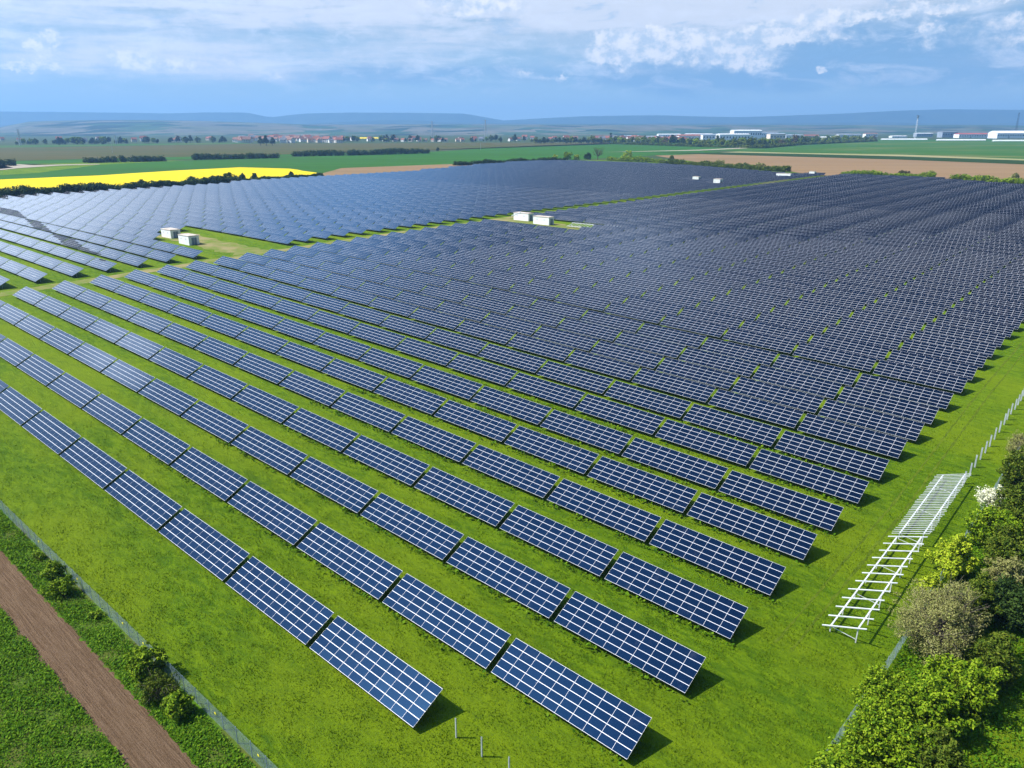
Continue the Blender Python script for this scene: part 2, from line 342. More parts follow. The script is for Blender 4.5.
M_galv = var_mat('galvanised_steel', (0.38, 0.41, 0.44), (0.55, 0.58, 0.60), 2.0, 0.45, 0.5, 4, metal=0.3)
M_rack = var_mat('bright_aluminium', (0.46, 0.48, 0.49), (0.60, 0.62, 0.62), 1.0, 0.45, 0.5, 3)
M_wire = var_mat('fence_wire', (0.15, 0.21, 0.25), (0.24, 0.31, 0.35), 1.0, 0.5, 0.4, 3)
M_cabin = var_mat('white_render', (0.74, 0.74, 0.73), (0.82, 0.82, 0.81), 0.6, 0.7, 0.3, 5)
M_croof = var_mat('cabin_roof', (0.42, 0.34, 0.28), (0.55, 0.50, 0.44), 0.5, 0.8, 0.2, 5)
M_door = var_mat('grey_blue_door', (0.13, 0.18, 0.25), (0.17, 0.23, 0.31), 1.0, 0.5, 0.4)
M_yellow = var_mat('yellow_plate', (0.75, 0.65, 0.03), (0.85, 0.72, 0.04), 1.0, 0.5, 0.4)

# ------------------------------------------------------------------ ground sheet
ys = np.concatenate([np.arange(-390, 480, 6.0), np.array([520, 600, 800, 1100, 1500, 2000, 2600, 3300, 4500, 6500, 9000, 12000, 15500])])
xs = np.concatenate([-np.geomspace(16000, 200, 14), np.arange(-150, 200, 50), np.geomspace(200, 16000, 14)])
GX, GY = np.meshgrid(xs, ys)
V = np.stack([GX, np.interp(GY, _py, _Yc), np.interp(GY, _py, _Zc)], -1).reshape(-1, 3)
nx, ny = len(xs), len(ys)
i0 = (np.arange(ny-1)[:, None]*nx + np.arange(nx-1)[None, :]).ravel()
Fg = np.stack([i0, i0+1, i0+nx+1, i0+nx], 1)
fy = ys[:-1][:, None]+0*xs[:-1][None, :]; fx = 0*ys[:-1][:, None]+xs[:-1][None, :]
far = ((fy > 1050) | (np.abs(fx) > 1600)).ravel()
tag(link_mesh('ground', np_mesh('ground', V, Fg, [M_meadow, M_base], far.astype(int), True)), kind='structure')

def sheet(name, pts, m_, lift=0.05, kind='structure', px=True, jag=0.0, sub=1):
    """flat sheet on the level plateau; outline roughened a little"""
    pp = [at(*q_) if px else Vector(q_) for q_ in pts]; out = []
    for a_, b_ in zip(pp, pp[1:]+pp[:1]):
        n_ = max(1, int((b_-a_).length/25)) if jag else 1
        for k in range(n_):
            q_ = a_.lerp(b_, k/n_)
            if jag and k: q_ = q_ + Vector((random.uniform(-jag, jag), random.uniform(-jag, jag), 0))
            out.append(Vector((q_.x, q_.y, float(gz(q_.y)) + lift)))
    bm = bmesh.new(); vs = [bm.verts.new(q_) for q_ in out]; f = bm.faces.new(vs)
    if f.normal.z < 0: bmesh.ops.reverse_faces(bm, faces=[f])
    bmesh.ops.triangulate(bm, faces=bm.faces[:])
    me = bpy.data.meshes.new(name); bm.to_mesh(me); bm.free(); me.materials.append(m_)
    return tag(link_mesh(name, me), kind=kind)
def strip(name, path, width, m_, lift=0.02, wob=0.0, step=4.0, kind='structure'):
    """strip on the ground along a polyline in park coordinates, following the terrain"""
    pts = []
    for (a0, a1), (b0, b1) in zip(path, path[1:]):
        L = math.hypot(b0-a0, b1-a1); n_ = max(1, int(L/step))
        for k in range(n_): pts.append((a0+(b0-a0)*k/n_, a1+(b1-a1)*k/n_))
    pts.append(path[-1]); V_ = []; 
    for i, (x, y) in enumerate(pts):
        x2, y2 = pts[min(i+1, len(pts)-1)]; x1, y1 = pts[max(i-1, 0)]
        L = math.hypot(x2-x1, y2-y1) or 1; nxn, nyn = -(y2-y1)/L, (x2-x1)/L
        for sgn in (-1, 1):
            ww = width/2 + random.uniform(-wob, wob)
            V_.append(P(x+sgn*nxn*ww, y+sgn*nyn*ww, lift))
    V_ = np.array(V_); n_ = len(pts); k = np.arange(n_-1)*2
    me = np_mesh(name, V_, np.stack([k, k+1, k+3, k+2], 1)[:, ::-1], m_)
    return tag(link_mesh(name, me), kind=kind)

# distant fields, on the plateau
sheet('rapeseed_field', [(-60, 200), (0, 194.5), (130, 186), (230, 180), (318, 175.3), (322, 173.5), (290, 168.5), (240, 167), (180, 170), (100, 175), (0, 179), (-60, 182)], M_rape, 0.30, jag=1.5)
sheet('green_field', [(-60, 182.3), (0, 179.3), (100, 175.2), (180, 170.2), (240, 167.2), (290, 168.7), (322, 173.4), (342, 168.1), (409, 165.8), (490, 162.8), (560, 160.5), (640, 157), (655, 155.5), (760, 156), (700, 150.5), (900, 146), (1150, 146), (1150, 141), (862, 140.3), (600, 143.8), (500, 147.5), (420, 152.5), (300, 156.5), (200, 159.5), (100, 164), (40, 172), (-60, 178)], M_crop, 0.10, jag=2)
sheet('green_field', [(-60, 166), (40, 163), (100, 161.5), (200, 158.5), (300, 156.0), (420, 152.3), (380, 152), (200, 156), (0, 160.5), (-60, 163)], M_crop, 0.16, jag=2)
sheet('fallow_field', [(-60, 162.8), (0, 160.3), (200, 155.8), (380, 151.8), (500, 147.2), (600, 143.6), (660, 142.8), (500, 142.6), (250, 143.4), (80, 146), (-60, 148)], M_brownf, 0.20, jag=3)
sheet('green_field', [(-60, 147.7), (80, 145.7), (250, 143.2), (250, 142.2), (80, 144), (-60, 145.5)], M_crop2, 0.24, jag=3)
sheet('rapeseed_field', [(340, 138.6), (388, 138.4), (386, 137.2), (352, 137.0)], M_rape, 0.5)
sheet('ploughed_field', [(316, 177), (342, 176), (409, 172), (489, 165), (494, 162.6), (409, 165.7), (342, 168.0), (323, 173.2)], M_tan, 0.25, jag=1)
sheet('ploughed_field', [(655, 156.0), (700, 163), (790, 172), (812, 176), (900, 178), (1024, 188), (1200, 200), (1200, 176), (1024, 165.5), (900, 160.5), (800, 157.5), (700, 154.6)], M_tan, 0.25, jag=1)
sheet('dark_crop_strip', [(655, 153.2), (700, 154.4), (800, 157.3), (900, 160.3), (1024, 165.3), (1200, 175), (1200, 169), (1024, 161.8), (900, 157.4), (800, 154.8), (720, 153)], M_dark, 0.28, jag=1)
sheet('stubble_strip', [(720, 152.8), (800, 154.6), (900, 157.2), (1024, 161.6), (1200, 168.8), (1200, 166.5), (1024, 160.0), (900, 155.4), (800, 153.6), (740, 152)], M_paleg, 0.31, jag=1)
sheet('striped_field', [(700, 150.8), (740, 151.8), (800, 153.4), (900, 155.2), (1024, 159.8), (1200, 166.3), (1200, 146), (1024, 142.5), (880, 141.8), (800, 146)], M_crop2, 0.20, jag=2)
sheet('farm_track', [(-60, 176), (20, 167.5), (60, 165), (100, 164), (100, 163.4), (60, 164), (34, 164.6), (20, 163.6), (-60, 165.5), (-60, 167), (6, 165.3), (14, 167), (-60, 174.5)], M_track, 0.34)
sheet('farm_track', [(600, 152.6), (700, 151.0), (760, 148.2), (800, 146.0), (800, 145.4), (756, 147.6), (700, 150.2), (640, 151.6)], M_track, 0.35)

# park floor: track between the two blocks, worn patch by the cabins, soil strip and verge
strip('service_track', [(-258, 40), (-258, 120), (-258.5, 200), (-258, 300), (-258.5, 420), (-260, 560), (-275, 700)], 6.0, M_dirt, 0.03, 0.8)
strip('worn_ground', [(-330, 152), (-300, 150), (-262, 150)], 13.0, M_dirt, 0.035, 2.0)
strip('worn_ground', [(-255, 285), (-190, 279)], 12.0, M_dirt, 0.035, 1.5)
strip('ploughed_strip', [(-180, 17.6), (-20, 17.9), (60, 18.0)], 4.3, M_soil, 0.02, 0.32, 0.45)
strip('verge', [(-180, 21.7), (60, 21.7)], 4.0, M_verge, 0.010, 0.2, 1.5)
strip('verge', [(-180, 6.0), (60, 6.0)], 20.0, M_verge, 0.014, 0.2, 1.5)

M_rut = var_mat('pressed_grass', (0.055, 0.085, 0.006), (0.10, 0.14, 0.01), 0.8, 0.95, 0.05, 6)
for x_ in (-21.4, -23.2):
    strip('wheel_rut', [(x_, 70), (x_+.4, 110), (x_-.3, 160), (x_, 230), (x_, 330)], 0.32, M_rut, 0.012, 0.12, 1.2)
# ------------------------------------------------------------------ hills (real ridges with slope and depth)
def hill_mat(name, cols, scale, seed):
    m_, t, b = mat(name, 0.95, 0.05); p = pos(t)
    vo = t.n('ShaderNodeTexVoronoi'); t.put(vo.inputs['Vector'], t.vm('MULTIPLY', t.vm('ADD', p, (seed, 0, 0)), (0.7, 0.45, 0.0))); vo.inputs['Scale'].default_value = scale
    cr = t.n('ShaderNodeValToRGB'); cr.color_ramp.interpolation = 'CONSTANT'; t.put(cr.inputs[0], t.sep(vo.outputs['Color'])[0])
    cr.color_ramp.elements[0].color = (*cols[0], 1); cr.color_ramp.elements[1].position = 1.0/len(cols); cr.color_ramp.elements[1].color = (*cols[1], 1)
    for k in range(2, len(cols)):
        e = cr.color_ramp.elements.new(k/len(cols)); e.color = (*cols[k], 1)
    c = t.mix(t.ss(t.noise(t.vm('MULTIPLY', p, (1, 1.8, 0)), 0.0028, 6, 0.65), 0.53, 0.60, 0, 0.9), cr.outputs[0], (0.018, 0.04, 0.018))
    zf = t.m('ADD', t.sep(p)[2], t.m('MULTIPLY', t.noise(t.vm('MULTIPLY', p, (1, 1, 0)), 0.003, 5, 0.6), 34.0))
    c = t.mix(t.ss(zf, 136.0, 143.0, 0, 0.95), c, (0.010, 0.024, 0.014))
    t.put(b.inputs['Base Color'], c); return m_
M_hill = hill_mat('vineyard_hills', [(0.03, 0.07, 0.035), (0.10, 0.10, 0.075), (0.045, 0.085, 0.04), (0.13, 0.12, 0.09), (0.012, 0.03, 0.02), (0.10, 0.11, 0.07)], 0.0055, 300)
M_forest = var_mat('forested_ridge', (0.018, 0.035, 0.02), (0.04, 0.06, 0.035), 0.004, 0.95, 0.05)
def ridge(name, crest, dist, depth, m_, base=ZTOP-1, n=220, rows=16, rough_=1.0, power=1.0):
    us = np.linspace(-260, 1290, n); vs = np.interp(us, [c_[0] for c_ in crest], [c_[1] for c_ in crest])
    ks = np.linspace(0, 1, rows*2+1); V_ = []
    ph = rng.uniform(0, 6.28, 12)
    for k in ks:
        s_ = 1 - abs(2*k-1)**1.0; s_ = (s_*s_*(3-2*s_))**power
        Yd = dist + (k-0.5)*depth
        X = (us-512)/F_PX*(Yd if True else 1)/math.cos(TILT)*1.0
        wob = sum(np.sin(us/ (9+7*i_) + ph[i_] + k*(3+i_))/(2+i_) for i_ in range(6))*rough_
        # height that puts the crest at the wanted elevation when seen from the park
        el = np.tan(np.arctan((384-vs)/F_PX) - TILT)
        zc = CAM.z + el*dist
        z = base + (zc-base)*s_ + wob*s_*(1-s_)*4
        V_.append(np.stack([X, np.full(n, Yd), z], -1))
    V_ = np.array(V_).reshape(-1, 3); r_ = len(ks)
    i0 = (np.arange(r_-1)[:, None]*n + np.arange(n-1)[None, :]).ravel()
    return tag(link_mesh(name, np_mesh(name, V_, np.stack([i0, i0+1, i0+n+1, i0+n], 1), m_, None, True)), kind='structure')
ridge('hills', [(-260, 131), (20, 129), (50, 126.5), (80, 120.8), (120, 119.6), (180, 119.4), (235, 120.5), (290, 122.5), (330, 124.3), (400, 124), (520, 124.5), (700, 125), (850, 125.6), (940, 125.8), (1000, 127), (1290, 127)], 8000, 7600, M_hill, rough_=6)
ridge('hills', [(-260, 121), (20, 121.5), (60, 124), (320, 124), (350, 122), (395, 119.8), (430, 120.2), (450, 122.4), (560, 123.5), (850, 123), (900, 124.5), (935, 124.8), (1000, 122.5), (1290, 122)], 12000, 1800, M_forest, rough_=5)
ridge('distant_ridge', [(-260, 109), (0, 110), (100, 111), (165, 112), (210, 112.8), (240, 111.8), (275, 112), (296, 117), (325, 113.2), (370, 112.2), (420, 112.6), (470, 113.5), (505, 120.5), (545, 118), (580, 116.2), (640, 115.4), (690, 117), (720, 117.5), (760, 116), (810, 114), (860, 111.2), (900, 110), (960, 110.6), (1290, 111)], 14000, 2200, M_forest, rough_=14)

# ------------------------------------------------------------------ haze: closed box round everything, sky outside
hb = MB(); hb.box(-15900, 15900, -380, 15300, -22, 420)
M_haze = bpy.data.materials.new('haze_air'); M_haze.use_nodes = True; hn_ = M_haze.node_tree; hn_.nodes.clear()
ho = hn_.nodes.new('ShaderNodeOutputMaterial'); hv = hn_.nodes.new('ShaderNodeVolumePrincipled')
hv.inputs['Density'].default_value = 0.00009; hv.inputs['Color'].default_value = (0.29, 0.58, 1.0, 1); hv.inputs['Anisotropy'].default_value = 0.15
hn_.links.new(hv.outputs[0], ho.inputs['Volume'])
tag(hb.build('haze', M_haze), kind='stuff')

# ------------------------------------------------------------------ solar tables
TW, TD, TS = 16.6, 3.9407, 1.8675        # width, plan depth, rise
TL = math.hypot(TD, TS); TA = math.atan2(TS, TD); Z0 = 0.8; PITCH = 17.3356
NX, NY = 10, 5
def table_local(px_, py_, pz_=0.0):      # point on the tilted plane -> table coordinates (x, y, z), origin under its low front edge centre
    return Vector((px_, py_*math.cos(TA) - pz_*math.sin(TA), Z0 + py_*math.sin(TA) + pz_*math.cos(TA)))
MT = Matrix.Translation((0, 0, Z0)) @ Matrix.Rotation(TA, 4, 'X')
gx, gy = 0.040, 0.064                    # pale lines between modules: frames, clamps and the gap
cw = TW/NX; chh = TL/NY
fr = MB(); fr.box(-TW/2, TW/2, 0, TL, -0.045, 0.0, 0, MT)
me_frame = fr.mesh('module_frame', [M_frame, M_under]); me_frame.polygons[0].material_index = 1
md = MB(); md.box(-cw/2+gx/2, cw/2-gx/2, -chh/2+gy/2, chh/2-gy/2, 0.003, 0.012)
me_mod = md.mesh('solar_module', M_mod)
ar = MB(); cells = []
for a_ in range(NX):
    for c_ in range(NY):
        x0 = -TW/2 + a_*cw; y0 = c_*chh; cells.append((x0+cw/2, y0+chh/2))
        ar.box(x0+gx/2, x0+cw-gx/2, y0+gy/2, y0+chh-gy/2, 0.003, 0.012, 0, MT)
me_arr = ar.mesh('module_array', M_mod)
ym = TL*0.5
po = MB(); hp = table_local(0, ym).z - 0.16
po.box(-0.07, 0.07, -0.05, 0.05, -0.25, hp); me_post = po.mesh('support_post', M_galv)
br_ = MB(); a_ = table_local(0, 0.35, -0.13); b_ = table_local(0, TL-0.35, -0.13); br_.bar(a_, b_, 0.07, 0.10)
br_.bar(table_local(0, ym, -0.16)+Vector((0, 0, -0.9)), table_local(0, TL*0.82, -0.16), 0.05, 0.05); me_rafter = br_.mesh('rafter', M_galv)
ra = MB(); ra.box(-TW/2+0.1, TW/2-0.1, -0.04, 0.04, -0.095, -0.047, 0, MT); me_rail = ra.mesh('rail', M_galv)

RX = [-26.21,-26.4,-26.52,-26.83,-26.81,-26.72,-26.56,-26.38,-26.34,-26.4,-26.15,-26.09,-25.89,-25.8,-25.9,-25.98,-26.02,-26.01,-25.9,-25.73]
RY = [35.23,45.42,55.97,66.29,76.47,86.12,95.22,105.09,114.31,123.9,132.75,141.82,150.99,161.81,170.73,180.37,189.34,198.59,208.57,217.09]
OFF = [0,0,0,0,.4,1.5,2.9,3.4,4.1,4.5,4.9,5.6,6.2,5.5]
# outline of the far side of the park (park coordinates)
FAR = [(-700,660),(-678,727),(-662,805),(-614,851),(-534,845),(-435,815),(-292,735),(-247,777),(-181,756),(-102,700),(0,640)]
def far_y(x): return float(np.interp(x, [a[0] for a in FAR], [a[1] for a in FAR]))
def left_x(y): return float(np.interp(y, [0, 142, 183, 222, 319, 400, 462, 506, 588, 677, 708, 805], [-565, -570, -572, -574, -588, -588, -588, -592, -618, -645, -655, -665]))
slots = []                               # (row, block, index from right, x centre, y low edge, tilt jitter)
for i in range(84):
    xr = RX[i] if i < 20 else -25.9 + 0.1*math.sin(i)
    yr = RY[i] if i < 20 else RY[19] + (i-19)*9.35
    off = OFF[i] if i < len(OFF) else 5.0
    rowj = random.gauss(0, 0.12)
    def yy(x): return yr + off*min(1.0, max(0.0, (-26-x)/226.0))
    for j in range(13):
        if i == 0 and j == 0: continue
        xc = xr - j*PITCH - TW/2; y0 = yy(xc)
        if i >= 14 and j == 12: xc += 1.0
        if i in (24, 25, 26) and j > 9: continue
        if y0 > far_y(xc) - 14: continue
        slots.append((i, 'A', j, xc, y0, rowj + random.gauss(0, 0.05)))
    if i >= 3:
        n_ = 0
        for j in range(26):
            xc = -265.2 - j*PITCH - TW/2; y0 = yy(xc)
            if xc - TW/2 < left_x(y0) - 6: break
            if i == 10 and j < 3: continue
            if i in (11, 12) and j < 4: continue
            if y0 > far_y(xc) - 14: continue
            if (i, j) in ((58, 2), (58, 3), (55, 1)): continue       # cabins stand here
            slots.append((i, 'B', n_, xc, y0, rowj + random.gauss(0, 0.05))); n_ += 1
# rows 0..2 run on to the left past the frame edge
def table_matrix(xc, y0, jit):
    o_ = PV(xc, y0); ph = phi_at(xc, y0+2)
    return Matrix.Translation(o_) @ Matrix.Rotation(ph, 4, 'X') @ Matrix.Rotation(AZ, 4, 'Z') @ Matrix.Translation((0, TD/2, Z0+TS/2)) @ Matrix.Rotation(R(jit), 4, 'X') @ Matrix.Translation((0, -TD/2, -Z0-TS/2))
corner = [table_local(-TW/2, 0), table_local(TW/2, 0), table_local(TW/2, TL), table_local(-TW/2, TL)]
def shown(Mx):
    u_, v_ = project(np.array([list(Mx @ c_) for c_ in corner]))
    if np.isnan(u_).any(): return 0.0
    u_ = np.clip(u_, 0, 1024); v_ = np.clip(v_, 0, 768)
    return 0.5*abs(sum(u_[k]*v_[(k+1) % 4] - u_[(k+1) % 4]*v_[k] for k in range(4)))
info = []
for s_ in slots:
    Mx = table_matrix(*s_[3:]); info.append((shown(Mx), s_, Mx))
order = sorted(range(len(info)), key=lambda k: -info[k][0])
near = order[:300]; rest = order[300:]
ONES = ['', 'first','second','third','fourth','fifth','sixth','seventh','eighth','ninth','tenth','eleventh','twelfth','thirteenth','fourteenth','fifteenth','sixteenth','seventeenth','eighteenth','nineteenth']
TENS = {20:'twent',30:'thirt',40:'fort',50:'fift',60:'sixt',70:'sevent',80:'eight'}
def nth(n_):
    if n_ < 20: return ONES[n_]
    d_, r_ = n_//10*10, n_ % 10
    return TENS[d_]+'ieth' if r_ == 0 else TENS[d_]+'y-'+ONES[r_]
# modules in one slanting band at the far left take the matt black material
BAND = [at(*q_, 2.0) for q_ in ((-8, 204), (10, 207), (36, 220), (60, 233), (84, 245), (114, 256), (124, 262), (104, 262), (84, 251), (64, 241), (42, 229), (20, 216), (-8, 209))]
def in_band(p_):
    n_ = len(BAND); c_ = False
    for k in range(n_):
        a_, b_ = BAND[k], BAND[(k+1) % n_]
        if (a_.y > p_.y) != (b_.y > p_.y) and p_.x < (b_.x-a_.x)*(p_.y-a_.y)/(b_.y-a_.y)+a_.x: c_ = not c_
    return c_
me_cache = {}
for rank, k in enumerate(near):
    _, (i, blk, j, xc, y0, jit), Mx = info[k]
    o = bpy.data.objects.new('solar_table', None); C.objects.link(o); o.matrix_world = Mx; o.empty_display_size = 0.3
    n_ = j if i == 0 else j+1
    if blk == 'A': lab = '%s solar table, %s from the right end of the %s row from the front' % ('navy' if j < 4 else 'blue', nth(n_), nth(i+1))
    else: lab = '%s solar table left of the grass track, %s from it in row %s' % ('pale' if i < 12 or j > 2 else 'blue', nth(n_), nth(i+1) if 0 else str(i+1)+' from the front')
    tag(o, lab, 'solar panel', 'solar panel tables standing in rows')
    f_ = link_mesh('module_frame', me_frame, o)
    if rank < 60:
        for cx, cy in cells:
            m_ = link_mesh('solar_module', me_mod, o); m_.matrix_local = MT @ Matrix.Translation((cx, cy, 0))
    else:
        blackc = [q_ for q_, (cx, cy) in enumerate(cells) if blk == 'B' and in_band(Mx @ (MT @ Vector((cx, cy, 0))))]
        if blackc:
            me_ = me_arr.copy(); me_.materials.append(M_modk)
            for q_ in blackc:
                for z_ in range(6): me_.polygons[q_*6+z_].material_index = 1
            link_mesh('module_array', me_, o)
        else: link_mesh('module_array', me_arr, o)
    if rank < 200:
        for q_ in range(5):
            x_ = -TW/2 + 1.66 + q_*3.32
            p_ = link_mesh('support_post', me_post, o); p_.location = (x_, table_local(0, ym).y, 0)
            r_ = link_mesh('rafter', me_rafter, o); r_.location = (x_, 0, 0)
        for q_ in (0.25, 0.75):
            r_ = link_mesh('rail', me_rail, o); r_.location = table_local(0, TL*q_) - Vector((0, 0, Z0))
# the rest as one object
tmplV = [list(MT @ Vector((sx*TW/2, y_, z_))) for z_ in (-0.045, 0.0) for sx, y_ in ((-1, 0), (1, 0), (1, TL), (-1, TL))]
tmplF = [(0,3,2,1),(4,5,6,7),(0,1,5,4),(1,2,6,5),(2,3,7,6),(3,0,4,7)]; tmplM = [1, 0, 0, 0, 0, 0]
for a_ in range(NX):
    for c_ in range(NY):
        x0 = -TW/2 + a_*cw; y1_ = c_*chh; b0 = len(tmplV)
        for x_, y_ in ((x0+gx/2, y1_+gy/2), (x0+cw-gx/2, y1_+gy/2), (x0+cw-gx/2, y1_+chh-gy/2), (x0+gx/2, y1_+chh-gy/2)): tmplV.append(list(MT @ Vector((x_, y_, 0.012))))
        tmplF.append((b0, b0+1, b0+2, b0+3)); tmplM.append(2)
for x_ in (-6.64, -3.32, 0, 3.32, 6.64):
    yc_ = table_local(0, ym).y; b0 = len(tmplV)
    tmplV += [[x_+sx*0.07, yc_+sy*0.05, z_] for z_ in (-0.2, hp+.1) for sx, sy in ((-1,-1),(1,-1),(1,1),(-1,1))]
    tmplF += [(b0,b0+1,b0+5,b0+4),(b0+1,b0+2,b0+6,b0+5),(b0+2,b0+3,b0+7,b0+6),(b0+3,b0,b0+4,b0+7)]; tmplM += [3]*4
tv = np.array(tmplV); tf = np.array(tmplF); tmi = np.array(tmplM)
VV, FF, MM = [], [], []; base_ = 0
for k in rest:
    _, (i, blk, j, xc, y0, jit), Mx = info[k]
    A_ = np.array(Mx); VV.append(tv @ A_[:3, :3].T + A_[:3, 3]); FF.append(tf + base_); base_ += len(tv)
    mm = tmi.copy()
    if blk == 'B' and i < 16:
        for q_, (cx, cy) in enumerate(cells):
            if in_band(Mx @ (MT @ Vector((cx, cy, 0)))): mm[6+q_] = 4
    MM.append(mm)
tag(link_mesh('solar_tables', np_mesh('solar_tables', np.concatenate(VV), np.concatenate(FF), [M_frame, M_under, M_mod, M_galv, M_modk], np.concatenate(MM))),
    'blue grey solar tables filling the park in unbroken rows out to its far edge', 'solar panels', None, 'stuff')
print('tables', len(slots))

# ------------------------------------------------------------------ bare posts and mounting racks
def park_obj(name, x, y, **kw):
    o = empty(name, PV(x, y), AZ, **kw); return o
def bare_post(x, y, h, lab, group, wd=0.12):
    m_ = MB(); s_ = wd/2                                     # C section, open to one side
    m_.box(-s_, s_, -s_, -s_+0.018, -0.3, h); m_.box(-s_, -s_+0.018, -s_+0.018, s_, -0.3, h); m_.box(s_-0.018, s_, -s_+0.018, s_, -0.3, h)
    o = m_.build('steel_post', M_galv); o.location = PV(x, y); o.rotation_euler = (0, 0, AZ); return tag(o, lab, 'post', group)
for k, lab in enumerate(['bare steel post in the grass nearest the end of the front row', 'bare steel post, the middle one past the end of the front row', 'bare steel post at the bottom edge of the photo, farthest from the front row']):
    bare_post(-40.2+3.32*k, 37.6, 2.25, lab, 'bare posts past the front row')
PY = [123.4, 127.0, 130.6, 134.2, 137.4, 140.6, 144.4, 148.2, 152.4, 155.2, 158.6, 161.6, 164.4, 167.2, 170.2, 173.4, 176.6, 180]
for k, y_ in enumerate(PY):
    bare_post(-16.55+random.uniform(-.08, .08), y_, 2.15, '%s bare steel post behind the mounting rack, counted from the rack' % nth(k+1), 'line of bare posts beside the rack', 0.22)
for k, (x_, y_) in enumerate([(-12.6, 127.3)]):
    pass
def rack(y0, y1, nb, lab, cw_, thick):
    o = park_obj('mounting_rack', -17.8, y0, label=lab, cat='rack', group='empty mounting racks by the right fence')
    o.rotation_euler = (Matrix.Rotation(phi_at(-17.8, y0), 4, 'X') @ Matrix.Rotation(AZ, 4, 'Z')).to_euler()
    xl, xr, hl, hr = -1.6, 1.2, 0.78, 1.9; L = y1-y0; sl_ = (hr-hl)/(xr-xl)
    for x_, h_ in ((xl, hl), (xr, hr)):
        m_ = MB(); m_.bar((x_, 0, h_), (x_, L, h_), 0.17, 0.12); m_.build('rail', M_rack, o)
        n_ = max(3, int(L/3.4))
        for q_ in range(n_):
            y_ = 0.15 + (L-0.3)*q_/(n_-1)
            m_ = MB(); m_.box(x_-0.06, x_+0.06, y_-0.05, y_+0.05, -0.2, h_-0.06); m_.build('post', M_rack, o)
            if x_ == xr and q_ % 2 == 0:
                m_ = MB(); m_.bar((xl, y_+.1, hl-0.12), (xr-0.06, y_+.1, 0.35), 0.05, 0.05); m_.build('brace', M_rack, o)
    for q_ in range(nb):
        y_ = 0.02 + (L-0.04)*q_/(nb-1) + random.uniform(-.03, .03)
        x0, x1 = -2.55+random.uniform(-.12, .12), 2.0+random.uniform(-.12, .12)
        m_ = MB(); m_.bar((x0, y_, hl+(x0-xl)*sl_+0.11), (x1, y_, hl+(x1-xl)*sl_+0.11), cw_, thick); m_.build('crossbar', M_rack, o)
rack(75.6, 99.6, 12, 'white mounting rack with widely spaced crossbars standing before the shrubs', 0.15, 0.09)
rack(100.6, 122.6, 36, 'white mounting rack with closely set crossbars reaching the bare posts', 0.055, 0.07)
# small rack lying in the clearing behind the middle cabins
o = park_obj('mounting_rack', -201, 283, label='small pale empty rack in the grass clearing behind the middle cabins', cat='rack')
for y_ in (-1.8, 1.8):
    m_ = MB(); m_.bar((-13, y_, 1.3+y_*.3), (12, y_, 1.3+y_*.3), 0.5, 0.15); m_.build('rail', M_rack, o)
for q_ in range(16):
    x_ = -13+q_*25/15; m_ = MB(); m_.bar((x_, -2.6, .5), (x_+1.2, 2.6, 2.1), 0.16, 0.12); m_.build('crossbar', M_rack, o)
for q_ in range(6):
    m_ = MB(); m_.box(-12+q_*4.6, -11.8+q_*4.6, -.1, .1, 0, 1.3); m_.build('post', M_rack, o)

# ------------------------------------------------------------------ fences
def fence(name, path, h, lab, plate=()):
    x0, y0 = path[0]
    root = park_obj(name, x0, y0, label=lab, cat='fence')
    inv_ = root.matrix_basis.copy(); inv_ = (Matrix.Translation(PV(x0, y0)) @ Matrix.Rotation(AZ, 4, 'Z')).inverted()
    idx = 0
    for (a0, a1), (b0, b1) in zip(path, path[1:]):
        L = math.hypot(b0-a0, b1-a1); n_ = max(1, round(L/2.5))
        for k in range(n_):
            p0 = inv_ @ PV(a0+(b0-a0)*k/n_, a1+(b1-a1)*k/n_); p1 = inv_ @ PV(a0+(b0-a0)*(k+1)/n_, a1+(b1-a1)*(k+1)/n_)
            up = Vector((0, 0, 1)); m_ = MB()
            m_.box(-0.03, 0.03, -0.03, 0.03, -0.3, h+0.06, 0, Matrix.Translation(p0)); m_.build('post', M_wire, root)
            m_ = MB(); nh = 12; nv = 14
            for q_ in range(nh):
                z_ = 0.05 + (h-0.07)*q_/(nh-1); m_.bar(p0+up*z_, p1+up*z_, 0.011, 0.011)
            for q_ in range(nv):
                c_ = p0.lerp(p1, (q_+.5)/nv); m_.bar(c_+up*0.04, c_+up*h, 0.007, 0.007)
            m_.build('mesh_panel', M_wire, root)
            if idx in plate:
                c_ = p0.lerp(p1, .5)+up*h*.62; m_ = MB(); m_.box(-.14, .14, -.05, -.03, -.1, .1, 0, Matrix.Translation(c_)); m_.build('plate', M_yellow, root)
            idx += 1
fence('wire_mesh_fence', [(-135, 23.3), (-30, 23.8)], 1.9, 'blue grey wire mesh fence along the bare soil strip', (12, 17, 22, 24, 30, 33))
fence('wire_mesh_fence', [(-13.3, 50), (-12.6, 76), (-12.4, 130), (-12.2, 150)], 1.8, 'blue grey wire mesh fence passing behind the shrubs by the rack')

